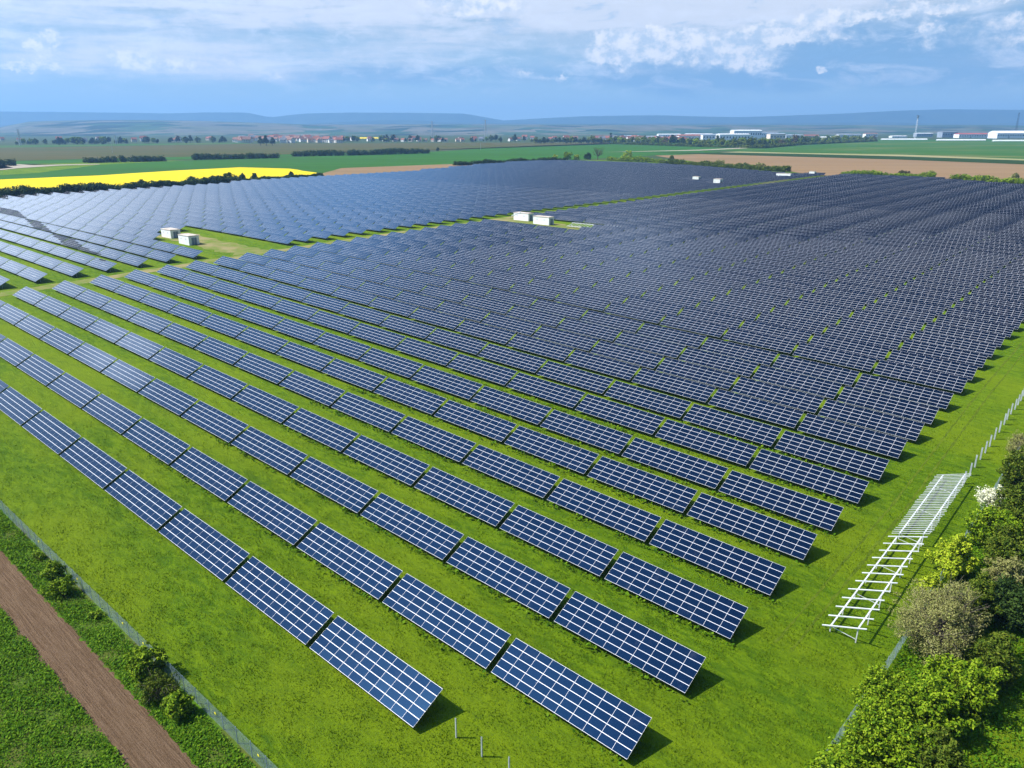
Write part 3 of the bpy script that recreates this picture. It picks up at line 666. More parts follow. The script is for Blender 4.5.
# ------------------------------------------------------------------ shrubs and trees
def leaf_cloud(centers, radii, per, size, flat=0.0, seed=0):
    """numpy: leaf quads round the clump centres; returns V, F"""
    r_ = np.random.default_rng(seed)
    centers = np.asarray(centers); radii = np.asarray(radii)
    N = len(centers)*per
    c_ = np.repeat(centers, per, 0); rr = np.repeat(radii, per)
    d_ = r_.normal(size=(N, 3)); d_ /= np.linalg.norm(d_, axis=1)[:, None]
    rad = rr*r_.uniform(0.45, 1.0, N)**0.6
    pos_ = c_ + d_*rad[:, None]*np.array([1, 1, 0.9])
    nrm = d_*1.0 + r_.normal(size=(N, 3))*0.5 + np.array([-0.25, 0, 0.55]); nrm /= np.linalg.norm(nrm, axis=1)[:, None]
    a_ = np.cross(nrm, r_.normal(size=(N, 3))); a_ /= np.linalg.norm(a_, axis=1)[:, None]; b_ = np.cross(nrm, a_)
    s_ = (size*r_.uniform(0.6, 1.35, N))[:, None]
    V_ = np.stack([pos_-a_*s_*0.5, pos_-b_*s_*0.32, pos_+a_*s_*0.6, pos_+b_*s_*0.32], 1).reshape(-1, 3)
    return V_, np.arange(N*4).reshape(-1, 4)
def crown_pts(rx, ry, rz, n_, seed, base=0.15, shell=0.55):
    r_ = np.random.default_rng(seed)
    d_ = r_.normal(size=(n_, 3)); d_ /= np.linalg.norm(d_, axis=1)[:, None]; d_[:, 2] = np.where(d_[:, 2] < -0.8, -d_[:, 2], d_[:, 2])
    k_ = r_.uniform(shell, 1.0, n_)
    lob = 1 + 0.16*np.sin(d_[:, 0]*5+seed)+0.14*np.sin(d_[:, 1]*6+seed*2)+0.1*np.sin(d_[:, 2]*7+seed)
    pts = d_*(k_*lob)[:, None]*np.array([rx, ry, rz]); pts[:, 2] += rz*(0.76+base)
    return pts
def shrub(name, x, y, rx, ry, rz, m_, lab, cat='shrub', group=None, n=60, per=40, leaf=0.2, clump=0.4, seed=1, twigs=0, stemr=0.06, world=None, base=0.1, part='leaves', shell=0.5):
    loc = world if world is not None else PV(x, y)
    root = empty(name, loc, random.uniform(0, 6.28) if world is None else 0, lab, cat, group)
    pts = crown_pts(rx, ry, rz, n, seed, base, shell); r_ = np.random.default_rng(seed+5)
    V_, F_ = leaf_cloud(pts, r_.uniform(0.6, 1.25, n)*clump, per, leaf, seed=seed)
    link_mesh(part, np_mesh(part, V_, F_, m_), root)
    mb = MB(); ns = min(14, n)
    for q_ in range(ns):
        e_ = Vector(pts[q_]); b0 = Vector((e_.x*0.08, e_.y*0.08, -0.1)); md_ = Vector((e_.x*0.45, e_.y*0.45, e_.z*0.55))
        mb.tube([b0, md_, e_], [stemr, stemr*0.6, stemr*0.2], 5)
    for q_ in range(twigs):
        e_ = Vector(pts[q_ % n]) + Vector(r_.normal(size=3)*clump*0.8); s_ = Vector(pts[(q_*7) % n])*0.45
        mb.tube([s_, s_.lerp(e_, .6)+Vector(r_.normal(size=3)*0.1), e_ + (e_-s_).normalized()*clump*0.5], [0.028, 0.018, 0.008], 3, cap=False)
    mb.build('stems', M_twig if twigs else M_bark, root)
    return root
# left fence
shrub('round_shrub', -69.9, 22.0, 1.75, 1.75, 1.9, M_leafA, 'bright green round bush at the left fence, fullest of that line', n=170, per=34, leaf=0.27, clump=0.36, seed=11, shell=0.72)
shrub('twiggy_shrub', -66.0, 21.6, 1.9, 1.7, 1.35, M_leafB, 'brownish thin twiggy bush between two green bushes on the left fence', n=110, per=40, leaf=0.16, clump=0.42, seed=12, twigs=90)
shrub('round_shrub', -62.4, 21.7, 1.15, 1.1, 1.35, M_leafA, 'small green bush lowest down along the left fence', n=110, per=32, leaf=0.25, clump=0.32, seed=13, shell=0.65)
shrub('round_shrub', -95.2, 22.2, 1.2, 1.2, 1.2, M_leafA, 'leafy green bush high up the left fence, nearer its upper end', n=90, per=34, leaf=0.24, clump=0.36, seed=14, shell=0.6)
shrub('round_shrub', -91.0, 21.6, 1.7, 1.4, 1.2, M_leafA, 'wide leafy bush beside the soil strip, second from the upper end of the fence', n=70, per=34, leaf=0.22, clump=0.42, seed=15, shell=0.5)
shrub('low_shrub', -101.5, 22.3, 0.9, 0.8, 0.6, M_leafA, 'tiny pale green bush uppermost on the left fence', n=26, per=26, leaf=0.2, clump=0.3, seed=16)
shrub('low_shrub', -83.6, 22.6, 0.8, 0.7, 0.5, M_leafA, 'small weedy bush half way along the left fence', n=22, per=26, leaf=0.2, clump=0.3, seed=17)
# right hedge (park coordinates from the survey)
HR = [
 ('broadleaf_shrub', -10.6, 55.0, 3.1, 3.6, 2.3, M_leafA, 'yellow green leafy shrub at the bottom edge, lowest along the right fence', 330, 50, .27, .55, 21, 0),
 ('broadleaf_shrub', -9.4, 61.2, 3.6, 3.6, 2.5, M_leafA, 'mid green leafy shrub just above the lowest one in the right hedge', 380, 50, .27, .55, 22, 0),
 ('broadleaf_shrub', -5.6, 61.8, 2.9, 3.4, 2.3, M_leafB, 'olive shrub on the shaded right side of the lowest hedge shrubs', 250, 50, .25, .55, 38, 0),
 ('broadleaf_shrub', -10.8, 67.3, 3.0, 3.3, 2.3, M_leafA, 'fresh green shrub at the fence directly below the grey brown bush', 300, 50, .25, .5, 23, 0),
 ('broadleaf_shrub', -7.4, 67.8, 3.1, 3.4, 2.6, M_leafA, 'bright leafy shrub in the broadest part of the right hedge', 300, 50, .28, .55, 39, 0),
 ('broadleaf_shrub', -6.0, 73.6, 3.0, 3.2, 2.5, M_leafA, 'green shrub right below the grey brown bush, beside the shade', 260, 50, .27, .55, 24, 0),
 ('budding_shrub', -9.9, 81.6, 4.1, 6.2, 3.3, M_leafC, 'large grey brown budding bush in the middle of the right hedge', 700, 44, .17, .6, 25, 700),
 ('bright_shrub', -12.0, 96.2, 2.2, 3.0, 2.7, M_leafD, 'vivid yellow green bush beside the mounting rack', 200, 50, .3, .5, 26, 0),
 ('bright_shrub', -12.9, 90.2, 1.3, 1.9, 1.3, M_leafD, 'lower yellow green bush at the foot of the vivid one', 80, 46, .28, .42, 27, 0),
 ('broadleaf_shrub', -6.9, 100.9, 3.2, 3.6, 2.9, M_leafB, 'dark olive shrub right of the vivid yellow green bush', 260, 50, .28, .6, 28, 0),
 ('broadleaf_shrub', -5.2, 90.5, 2.6, 4.0, 2.6, M_leafE, 'dark shrub behind the grey brown bush on its right', 200, 50, .28, .6, 29, 0),
 ('broadleaf_shrub', -9.8, 107.2, 2.9, 3.4, 2.8, M_leafA, 'green shrub standing between the vivid bush and the white blossom', 240, 46, .28, .6, 30, 0),
 ('blossom_shrub', -11.9, 116.9, 1.6, 2.3, 2.0, M_leafF, 'cream white flowering bush in the right hedge', 110, 34, .22, .5, 31, 0),
 ('broadleaf_shrub', -8.0, 114.5, 3.0, 3.6, 3.2, M_leafB, 'olive shrub right behind the white flowering bush', 220, 46, .28, .62, 32, 0),
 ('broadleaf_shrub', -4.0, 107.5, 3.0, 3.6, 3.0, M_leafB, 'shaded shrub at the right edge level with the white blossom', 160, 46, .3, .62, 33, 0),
 ('broadleaf_shrub', -10.4, 127.5, 2.9, 4.2, 3.0, M_leafB, 'olive shrub second farthest up the right hedge', 220, 42, .3, .6, 34, 0),
 ('twiggy_shrub', -12.0, 141.0, 2.4, 4.2, 1.6, M_leafC, 'pale brown thin shrub farthest up the right hedge', 160, 30, .2, .6, 35, 260),
 ('broadleaf_shrub', -5.6, 121.5, 3.0, 3.9, 3.0, M_leafE, 'dark shrub at the right edge above the white blossom', 160, 42, .3, .62, 36, 0),
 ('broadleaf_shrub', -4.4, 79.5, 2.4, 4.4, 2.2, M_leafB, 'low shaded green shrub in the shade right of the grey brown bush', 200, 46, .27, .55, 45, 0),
 ('broadleaf_shrub', -7.6, 88.0, 2.2, 3.0, 2.8, M_leafB, 'olive shrub tucked between the grey brown bush and the vivid one', 170, 46, .26, .5, 46, 0),
 ('broadleaf_shrub', -6.4, 96.0, 1.9, 2.4, 2.8, M_leafC, 'brown thin shrub near the right edge of the hedge', 120, 42, .24, .5, 37, 60),
]
for nm, x_, y_, rx, ry, rz, m_, lab, n_, per, leaf, cl, sd, tw in HR:
    o = shrub(nm, x_, y_, rx, ry, rz, m_, lab, n=n_, per=per, leaf=leaf, clump=cl, seed=sd, twigs=tw, stemr=0.09, group='shrubs of the right hedge'); o.rotation_euler[2] = AZ

# rough grass field right of the hedge, and weeds in the verges
def scatter(name, polys, count, size, m_, lab, cat, seed, tall=1.0, blade=False):
    """one object of small leaf tufts over areas given in park coordinates ((x0, x1, y0, y1), weight)"""
    r_ = np.random.default_rng(seed); X, Y_ = [], []
    tw_ = sum(w_ for _, w_ in polys)
    for (x0, x1, y0, y1), w_ in polys:
        n_ = int(count*w_/tw_); X.append(r_.uniform(x0, x1, n_)); Y_.append(r_.uniform(y0, y1, n_))
    X = np.concatenate(X); Y_ = np.concatenate(Y_); N = len(X)
    cl = np.sin(X*0.9+1.3*np.sin(Y_*0.7))*np.sin(Y_*1.1+np.sin(X*0.8)) + r_.uniform(-0.9, 0.9, N)
    base_p = P(X, Y_, 0.0)
    u_, v_ = project(base_p); keep = (cl > -0.35) & ((r_.uniform(0, 1, N) < np.clip((150 - base_p[:, 1])/90.0, 0, 1)) if blade else True) & (u_ > -40) & (u_ < 1064) & (v_ < 800)
    base_p = base_p[keep]; N = len(base_p); cl = cl[keep]
    sc_ = size*r_.uniform(0.5, 1.4, N)*(1+0.3*np.clip(cl, 0, 1))
    ang = r_.uniform(0, 6.283, N); dirv = np.stack([np.cos(ang), np.sin(ang), 0*ang], 1)
    lean = r_.normal(size=(N, 3))*0.35; lean[:, 2] = tall
    if blade:
        V_ = np.stack([base_p-dirv*sc_[:, None]*0.22, base_p+dirv*sc_[:, None]*0.22, base_p+lean*sc_[:, None]], 1).reshape(-1, 3); F_ = np.arange(N*3).reshape(-1, 3)
    else:
        side = np.cross(lean, dirv); side /= np.linalg.norm(side, axis=1)[:, None]
        c0 = base_p + np.array([0, 0, 1])*(sc_*r_.uniform(0.0, 1.2*tall, N))[:, None]
        tip = dirv*0.8 + np.array([0, 0, 0.45]); V_ = np.stack([c0, c0+side*sc_[:, None]*0.32+tip*sc_[:, None]*0.5, c0+tip*sc_[:, None], c0-side*sc_[:, None]*0.32+tip*sc_[:, None]*0.5], 1).reshape(-1, 3); F_ = np.arange(N*4).reshape(-1, 4)
    tag(link_mesh(name, np_mesh(name, V_, F_, m_)), lab, cat, None, 'stuff')
scatter('weeds', [((-125, -35, 19.9, 23.2), 3.2), ((-125, -35, 7.0, 15.8), 7.0)], 230000, 0.19, M_weed, 'leafy green weeds along the bare soil strip', 'weeds', 41)
scatter('weeds', [((-12.5, 12, 45, 150), 1.0)], 150000, 0.24, M_weed, 'rough weedy grass right of the shrub hedge', 'weeds', 42)
scatter('grass', [((-200, -13, 24, 76), 8.2), ((-130, -13, 76, 135), 5.0), ((-60, -13, 135, 170), 1.0)], 620000, 0.16, M_blade, 'short bright meadow grass between the first rows', 'grass', 43, 0.9, True)
# taller tufts under the low edges of the near tables
bx = []
for i in range(1, 9): bx.append(((-120, -26, RY[i]-0.5, RY[i]+0.35), 1.0))
scatter('grass', bx, 8500, 0.38, M_weed, 'taller grass tufts under the low edges of the near tables', 'grass', 44, 0.7)

# ------------------------------------------------------------------ transformer cabins
def cabin(corner_px, h, L, D_, lab, doors=2):
    u_, v_ = corner_px; q_ = at(u_, v_, h)               # roof corner turned to the viewer
    root = empty('transformer_cabin', q_, AZ, lab, 'cabin', 'white transformer cabins in the park')
    m_ = MB(); m_.box(-L, 0, 0, D_, -0.3, h-0.22); m_.build('wall', M_cabin, root)
    m_ = MB(); m_.box(-L-0.12, 0.12, -0.12, D_+0.12, h-0.218, h); r_ = m_.build('roof', M_croof, root)
    m_ = MB(); m_.box(-L+.3, -.3, .3, D_-.3, h+0.002, h+0.07); m_.build('roof_slab', M_croof, r_)
    m_ = MB(); m_.box(0.003, 0.05, D_*0.28, D_*0.76, 0.05, h*0.78); d_ = m_.build('door', M_door, root)
    m_ = MB(); m_.box(0.052, 0.09, D_*0.50, D_*0.52, 0.1, h*0.75); m_.build('door_gap', M_frame, d_)
    for k in range(2):
        m_ = MB(); x_ = -L*0.75+k*L*0.45; m_.box(x_-.5, x_+.5, -0.04, -0.003, h*.55, h*.72); m_.build('vent', M_frame, root)
    return root
cabin((170.3, 229.6), 3.5, 8.5, 4.3, 'white cabin with brown roof, left one of the pair in the left clearing')
cabin((188.4, 235.6), 3.7, 8.5, 4.3, 'white cabin in front of its twin, right one in the left clearing')
cabin((528.7, 213.6), 3.7, 9.5, 3.8, 'white cabin at the track, left one of the middle pair')
cabin((549.2, 217.4), 3.7, 9.5, 3.8, 'white cabin at the grass clearing, right one of the middle pair')
cabin((699.0, 177.0), 3.8, 5.5, 3.4, 'small white cabin standing among the far tables')
cabin((720.5, 179.5), 5.0, 5.5, 5.2, 'tall white cabin with open grey side at the far track')
cabin((791.0, 174.2), 4.2, 13.0, 4.0, 'long white cabin near the far end of the track')
cabin((815.0, 172.0), 4.2, 5.0, 4.0, 'white hut at the far corner of the park by the ploughed field')
# small white meter box and leaning pale bar by the middle pair
o = park_obj('pipe', -246, 282, label='short white leaning bar on the tables before the middle cabins', cat='bar'); m_ = MB(); m_.tube([(0, -3, 2.9), (2.2, 1.2, 4.4)], [.22, .22], 8); m_.build('bar', M_cabin, o)

# ------------------------------------------------------------------ middle distance: hedges, trees, village
def hedge(a_px, b_px, height, depth, m_, lab, leaf=1.0, dens=1.0, seed=1, cat='hedge', name='hedge', jag=0.35):
    A_, B_ = at(*a_px), at(*b_px); r_ = np.random.default_rng(seed); d_ = B_-A_; L = d_.length
    n_ = int(L/ (height*0.38) * 2.4*dens); t_ = r_.uniform(0, 1, n_)
    nx_ = np.array([-d_.y, d_.x, 0])/L; wobble = 0.75+jag*np.sin(t_*L/height*0.7+seed)+0.5*jag*np.sin(t_*L/height*1.9+2*seed)
    pts = np.outer(t_, np.array(d_)) + np.outer(r_.uniform(-.5, .5, n_)*depth, nx_); pts[:, 2] = r_.uniform(0.12, 0.85, n_)*height*wobble
    V_, F_ = leaf_cloud(pts, np.full(n_, height*0.28), 30, leaf, seed=seed)
    root = empty(name, A_, 0, lab, cat)
    link_mesh('foliage', np_mesh('foliage', V_, F_, m_), root)
    mb = MB()
    for q_ in range(int(L/ (height*1.6))+1):
        s_ = A_.lerp(B_, (q_+.5)/(int(L/(height*1.6))+1))-A_; mb.tube([s_, s_+Vector((.2, .1, height*.6))], [.2, .08], 5)
    mb.build('stems', M_bark, root); return root
hp_ = [(-30, 199.5), (60, 194), (150, 188.8), (240, 182), (322, 176.6)]
hl = ['dark hedge before the rapeseed field, leftmost stretch', 'dark hedge before the rapeseed field, second stretch from the left', 'dark hedge before the rapeseed field, third stretch from the left', 'dark hedge before the rapeseed field, rightmost low stretch']
for k in range(4): hedge(hp_[k], hp_[k+1], [8.0, 7.6, 6.8, 3.6][k], 9, M_leafE, hl[k], 1.3, 7.0, 50+k, jag=.16)
for k, (u_, v_, h_, m_, lab) in enumerate([(143, 187.5, 7.6, M_leafE, 'rounded olive tree rising from the hedge, leftmost crown'), (193, 184, 8.0, M_leafB, 'wide olive crown above the middle of the hedge'), (229, 181.5, 9.5, M_leafB, 'tallest olive tree in the rapeseed hedge'),
        (243, 180.5, 7.0, M_leafE, 'dark tree right beside the tallest hedge tree'), (255, 179.5, 6.4, M_leafB, 'smaller olive tree toward the right end of the hedge'), (292, 178, 6.8, M_leafE, 'lone dark bush standing before the yellow field tip')]):
    shrub('hedge_tree', 0, 0, h_*0.42, h_*0.4, h_*0.44, m_, lab, 'tree', None, 60, 26, 0.9, h_*0.13, 60+k, world=at(u_, v_), stemr=.2, part='crown')
for a_, b_, h_, lab in [((-20, 165.5), (16, 165), 9, 'dark hedge clump at the left edge beside the farm track'), ((85, 162.2), (117, 161.6), 9, 'dark hedge block right of the farm track'), ((120, 161.6), (165, 160.6), 9.5, 'dark hedge block with pale top, second from the left'),
        ((194, 159.4), (244, 158.4), 9.5, 'dark hedge block, left half of the middle pair'), ((246, 158.4), (279, 157.6), 9.5, 'dark hedge block, right half of the middle pair'), ((293, 156), (345, 155.3), 10.5, 'dark hedge block, left part of the longest row'), ((347, 155.3), (429, 153.2), 11, 'dark hedge block, right part of the longest row')]:
    hedge(a_, b_, h_*1.05, 12, M_leafE, lab, 1.5, 5.0, hash(lab) % 97 if 0 else int(a_[0])+70, jag=0.10)
for k, (a_, b_, h_, m_, lab) in enumerate([((456, 165.6), (565, 160.8), 6.0, M_leafE, 'low dark hedge at the back edge of the left block'), ((608, 160.8), (662, 163.0), 7.5, M_leafA, 'fresh green bushes at the back edge right of the bare tree'), ((662, 163.6), (788, 172.4), 6.4, M_leafB, 'olive hedge between the back rows and the ploughed field'),
        ((842, 176.2), (934, 180.4), 6.2, M_leafA, 'green hedge behind the back rows, left of the gap'), ((952, 181.4), (1060, 187.4), 6.2, M_leafA, 'green hedge behind the back rows at the right edge')]):
    hedge(a_, b_, h_, 8, m_, lab, 1.1, 4.0, 90+k, jag=.2)
for k, (u_, v_, h_, w_, m_, lab) in enumerate([(555, 160.2, 9, 1, M_leafD, 'pale yellow green bush left of the dark round one'), (568, 160, 14, 1, M_leafA, 'round green bush at the back edge, tallest left of the bare tree'), (577, 160, 9, 1, M_leafD, 'pale green small bush between two darker bushes'), (588, 159.8, 12, 1, M_leafE, 'dark round bush next to the bare tree'),
        (628, 160.3, 14, 1.5, M_leafD, 'pale green spreading bush right of the bare tree'), (672, 163.5, 11, 1, M_leafB, 'olive bush where the ploughed field starts'), (720, 167, 9, 1.7, M_leafC, 'grey brown thin bush before the ploughed field, left one'), (760, 170, 9, 1.5, M_leafC, 'grey brown thin bush before the ploughed field, right one'),
        (903, 178, 8, 1.3, M_leafR, 'russet bare bush in the hedge behind the back rows'), (930, 179.5, 9, 1.0, M_leafC, 'pale thin bush at the gap in the back hedge'), (1014, 184, 9, 1.2, M_leafC, 'pale thin bush near the right edge of the back hedge')]):
    shrub('field_bush', 0, 0, h_*0.42*w_, h_*0.42*w_, h_*0.42, m_, lab, 'bush', None, 60, 24, 1.1, h_*0.13, 110+k, world=at(u_, v_), stemr=.22, part='crown')
# bare tree
tp = at(598, 160); root = empty('bare_tree', tp, 0, 'bare reddish branched tree behind the solar park', 'tree'); mb = MB(); mb.tube([(0, 0, -0.3), (0.2, 0, 3), (0.1, 0.1, 5)], [.8, .6, .5], 8); mb.build('trunk', M_bark, root)
mb = MB(); r_ = np.random.default_rng(3); ends = []
for k in range(16):
    a_ = r_.uniform(0, 6.28); e_ = Vector((math.cos(a_)*r_.uniform(3, 9), math.sin(a_)*r_.uniform(3, 9), r_.uniform(9, 16))); mb.tube([(0.1, 0.1, 4.5), tuple(e_*0.5+Vector((0, 0, 1.5))), tuple(e_)], [.3, .2, .08], 5); ends.append(e_)
    for q_ in range(5):
        f_ = e_ + Vector(r_.normal(size=3)*1.8); mb.tube([tuple(e_*0.65), tuple(f_)], [.12, .05], 4)
mb.build('limbs', M_bark, root)
V_, F_ = leaf_cloud(np.array([list(e_) for e_ in ends]), np.full(16, 1.7), 12, .5, seed=4); link_mesh('crown', np_mesh('crown', V_, F_, M_leafR), root)

# belt of trees: a few crown shapes, copied
def tree_proto(kind, m_, rx, rz, seed, hgt, n_=34, per=20, leaf=1.9):
    pts = crown_pts(rx, rx*0.95, rz, n_, seed, 0.1, 0.35); pts[:, 2] += hgt-2*rz
    V_, F_ = leaf_cloud(pts, np.full(n_, rx*0.34), per, leaf, seed=seed)
    cr_ = np_mesh('crown', V_, F_, m_); mb = MB(); mb.tube([(0, 0, -.5), (0, 0, hgt*.3), (.3, 0, hgt*.7)], [.5, .4, .15], 6)
    for q_ in range(4): mb.tube([(0, 0, hgt*.3), tuple(pts[q_])], [.25, .08], 4)
    return cr_, mb.mesh('trunk', M_bark)
PROTO = {'dark': tree_proto('d', M_leafE, 5.5, 6, 1, 14), 'olive': tree_proto('o', M_leafB, 5.5, 5.5, 2, 13), 'fresh': tree_proto('f', M_leafA, 6, 6, 3, 14), 'russet': tree_proto('r', M_leafR, 5.5, 6, 4, 14), 'yellow': tree_proto('y', M_leafY, 5.5, 5.5, 6, 13), 'poplar': tree_proto('p', M_leafE, 3.2, 11, 5, 24)}
def far_tree(kind, u_, v_, s_, lab, group):
    cr_, tr_ = PROTO[kind]; o = empty('deciduous_tree' if kind != 'poplar' else 'poplar', at(u_, v_), random.uniform(0, 6.28), lab, 'tree', group); o.scale = (s_, s_, s_*random.uniform(.85, 1.1))
    link_mesh('crown', cr_, o); link_mesh('trunk', tr_, o)
words = {'dark': 'dark green', 'olive': 'olive', 'fresh': 'fresh green', 'russet': 'russet', 'yellow': 'yellowish', 'poplar': 'tall narrow'}
for a_, b_, lab in [((612, 144.2), (700, 147.2), 'low undergrowth below the tree belt, left stretch'), ((700, 147.3), (762, 148.9), 'low undergrowth below the tree belt, middle stretch'), ((763, 148.8), (800, 145.6), 'low undergrowth below the tree belt, stretch right of its lowest bend'), ((801, 145.5), (876, 142.0), 'low undergrowth below the tree belt, right end stretch')]:
    hedge(a_, b_, 7.5, 10, M_leafB, lab, 1.8, 3.0, int(a_[0]) % 50, jag=.3)
us_ = np.arange(612, 876, 2.4)
for k, u_ in enumerate(us_):
    v_ = np.interp(u_, [612, 700, 760, 800, 876], [143.8, 146.8, 148.4, 145.2, 141.6]); kd = random.choices(['dark', 'olive', 'fresh', 'russet', 'yellow'], [1, 4, 4, .6, 4])[0]
    far_tree(kd, u_+random.uniform(-1.5, 1.5), v_+random.uniform(-1.2, 0.1), random.uniform(1.15, 1.8)*np.interp(u_, [612, 700, 780, 870], [1.0, .85, 1.0, .85]), '%s tree in the belt between the green fields and the industrial estate' % words[kd], 'tree belt before the industrial estate, %s' % words[kd])
for k, u_ in enumerate(np.arange(536, 612, 4)):
    kd = random.choice(['dark', 'olive', 'yellow']); far_tree(kd, u_, 143.6, random.uniform(1.0, 1.6), '%s tree in the row left of the church tower' % words[kd], 'tree row left of the church tower, %s' % words[kd])
rr_ = np.random.default_rng(9)
for k, u_ in enumerate(np.concatenate([np.sort(np.concatenate([rr_.normal(c_, w_, n_) for c_, w_, n_ in ((30, 7, 6), (62, 9, 16), (96, 12, 20), (130, 10, 9), (160, 14, 8), (196, 12, 8), (222, 6, 6))])), np.sort(np.concatenate([rr_.normal(c_, w_, n_) for c_, w_, n_ in ((352, 8, 9), (385, 10, 14), (420, 9, 6), (436, 4, 5), (470, 16, 9), (515, 14, 8))]))])):
    kd = random.choices(['dark', 'olive', 'fresh'], [4, 3, 1])[0]; side = 'left of' if u_ < 230 else 'right of'
    far_tree(kd, u_+random.uniform(-2, 2), np.interp(u_, [0, 230, 340, 536], [145, 142.6, 142, 142.3])-random.uniform(0.2, 1.2), random.uniform(.5, 1.5), '%s tree on the field edge %s the red roofed village' % (words[kd], side), 'field edge trees %s the village, %s' % (side, words[kd]))
for u_, v_, s_ in [(611, 142.5, 1.35)]: far_tree('poplar', u_, v_, s_, 'tall narrow dark tree rising above the estate', 'poplars')
for k, (u_, v_, s_, lab) in enumerate([(261, 145.2, 1.5, 'left'), (267, 145.3, 1.6, 'middle'), (273, 145.2, 1.45, 'right')]):
    far_tree('dark', u_, v_, s_, 'dark tree before the village, %s one of the three grown together' % lab, 'trees in front of the village')
far_tree('dark', 438, 151.6, .6, 'small lone dark tree past the longest hedge row', 'lone field tree')
far_tree('dark', 545, 144, .9, 'broad dark tree at the left start of the tree row', 'broad tree')

M_roofs = [var_mat('red_tiles', (0.20, 0.075, 0.055), (0.28, 0.11, 0.08), .2, .8), var_mat('brown_tiles', (0.17, 0.09, 0.07), (0.23, 0.13, 0.10), .2, .8), var_mat('slate_tiles', (0.12, 0.13, 0.16), (0.18, 0.19, 0.22), .2, .8)]
M_walls = [var_mat('white_wall', (0.72, 0.70, 0.67), (0.8, 0.78, 0.74), .1, .8), var_mat('cream_wall', (0.62, 0.52, 0.42), (0.68, 0.58, 0.48), .1, .8)]
M_win = var_mat('window_glass', (0.03, 0.04, 0.05), (0.05, 0.06, 0.08), 1, .2, .5)
M_white = var_mat('white_sheet', (0.74, 0.75, 0.77), (0.82, 0.83, 0.84), .05, .5, .4)
M_grey = var_mat('grey_sheet', (0.24, 0.28, 0.33), (0.31, 0.35, 0.40), .05, .6, .3)
M_redr = var_mat('red_sheet', (0.34, 0.06, 0.05), (0.42, 0.09, 0.07), .05, .6, .3)
def house_proto(L, D_, h, rh, wm, rm):
    w_ = MB(); w_.add([(-L/2,-D_/2,-.5),(L/2,-D_/2,-.5),(L/2,D_/2,-.5),(-L/2,D_/2,-.5),(-L/2,-D_/2,h),(L/2,-D_/2,h),(L/2,D_/2,h),(-L/2,D_/2,h),(-L/2,0,h+rh),(L/2,0,h+rh)], [(0,1,5,4),(2,3,7,6),(1,2,6,9,5),(3,0,4,8,7)])
    r_ = MB(); e = .5
    for sg in (-1, 1):
        yo = sg*(D_/2+e); zo = h-rh*e/(D_/2); r_.add([(-L/2-e,yo,zo+.03),(L/2+e,yo,zo+.03),(L/2+e,0,h+rh+.06),(-L/2-e,0,h+rh+.06),(-L/2-e,yo,zo+.33),(L/2+e,yo,zo+.33),(L/2+e,0,h+rh+.36),(-L/2-e,0,h+rh+.36)], [(0,3,2,1),(4,5,6,7),(0,1,5,4),(2,3,7,6),(1,2,6,5),(3,0,4,7)])
    wi = []
    for k in range(3):
        for zz in (1.0, 3.6):
            if zz+1.3 < h: m_ = MB(); x_ = -L*.3+k*L*.3; m_.box(x_-.55, x_+.55, -D_/2-.06, -D_/2-.01, zz, zz+1.3); wi.append(m_.mesh('window', M_win))
    c_ = MB(); c_.box(L*.2, L*.2+.8, .6, 1.4, h+rh*.4, h+rh+1.1)
    return w_.mesh('wall', wm), r_.mesh('roof', rm), wi, c_.mesh('chimney', M_roofs[1])
HP = [(house_proto(12, 9, 5.8, 4, M_walls[a_], M_roofs[b_]), ('white', 'cream')[a_], ('red', 'brown', 'slate')[b_]) for a_, b_ in ((0,0),(0,1),(1,0),(1,1),(0,2))]
def house(u_, v_, k, s_, lab, group, dz=0.0):
    (w_, r_, wi, c_), wc, rc = HP[k]; q_ = at(u_, v_); o = empty('house', q_+Vector((0, 0, dz)), random.uniform(-.9, .9), lab % (wc, rc), 'house', group % (wc, rc)); o.scale = (s_, s_, s_)
    link_mesh('wall', w_, o); rr_ = link_mesh('roof', r_, o); link_mesh('chimney', c_, rr_)
    for x_ in wi: link_mesh('window', x_, o)
for k in range(90):
    u_ = 236+k*1.2+random.uniform(-1, 1); house(u_, 142.6-random.uniform(0, 4.6)*(1.0 if 250 < u_ < 312 else .5), random.choices(range(5), [3, 4, 1, 1, 3])[0], random.uniform(1.1, 1.8), '%s walled house with %s roof in the distant village', 'village houses, %s with %s roof')
for k in range(26):
    u_ = 598+k*3.4+random.uniform(-1, 1); house(u_, 142.2-random.uniform(0, 2.0), random.choices(range(5), [3, 2, 2, 1, 2])[0], random.uniform(1.2, 1.7), '%s walled house with %s roof behind the tree belt', 'houses behind the tree belt, %s with %s roof')
for k in range(12):
    u_ = 385+k*8+random.uniform(-3, 3); house(u_, 141.5, random.choice([0, 2, 3]), random.uniform(.9, 1.1), '%s walled house with %s roof among trees between village and estate', 'scattered houses, %s with %s roof')

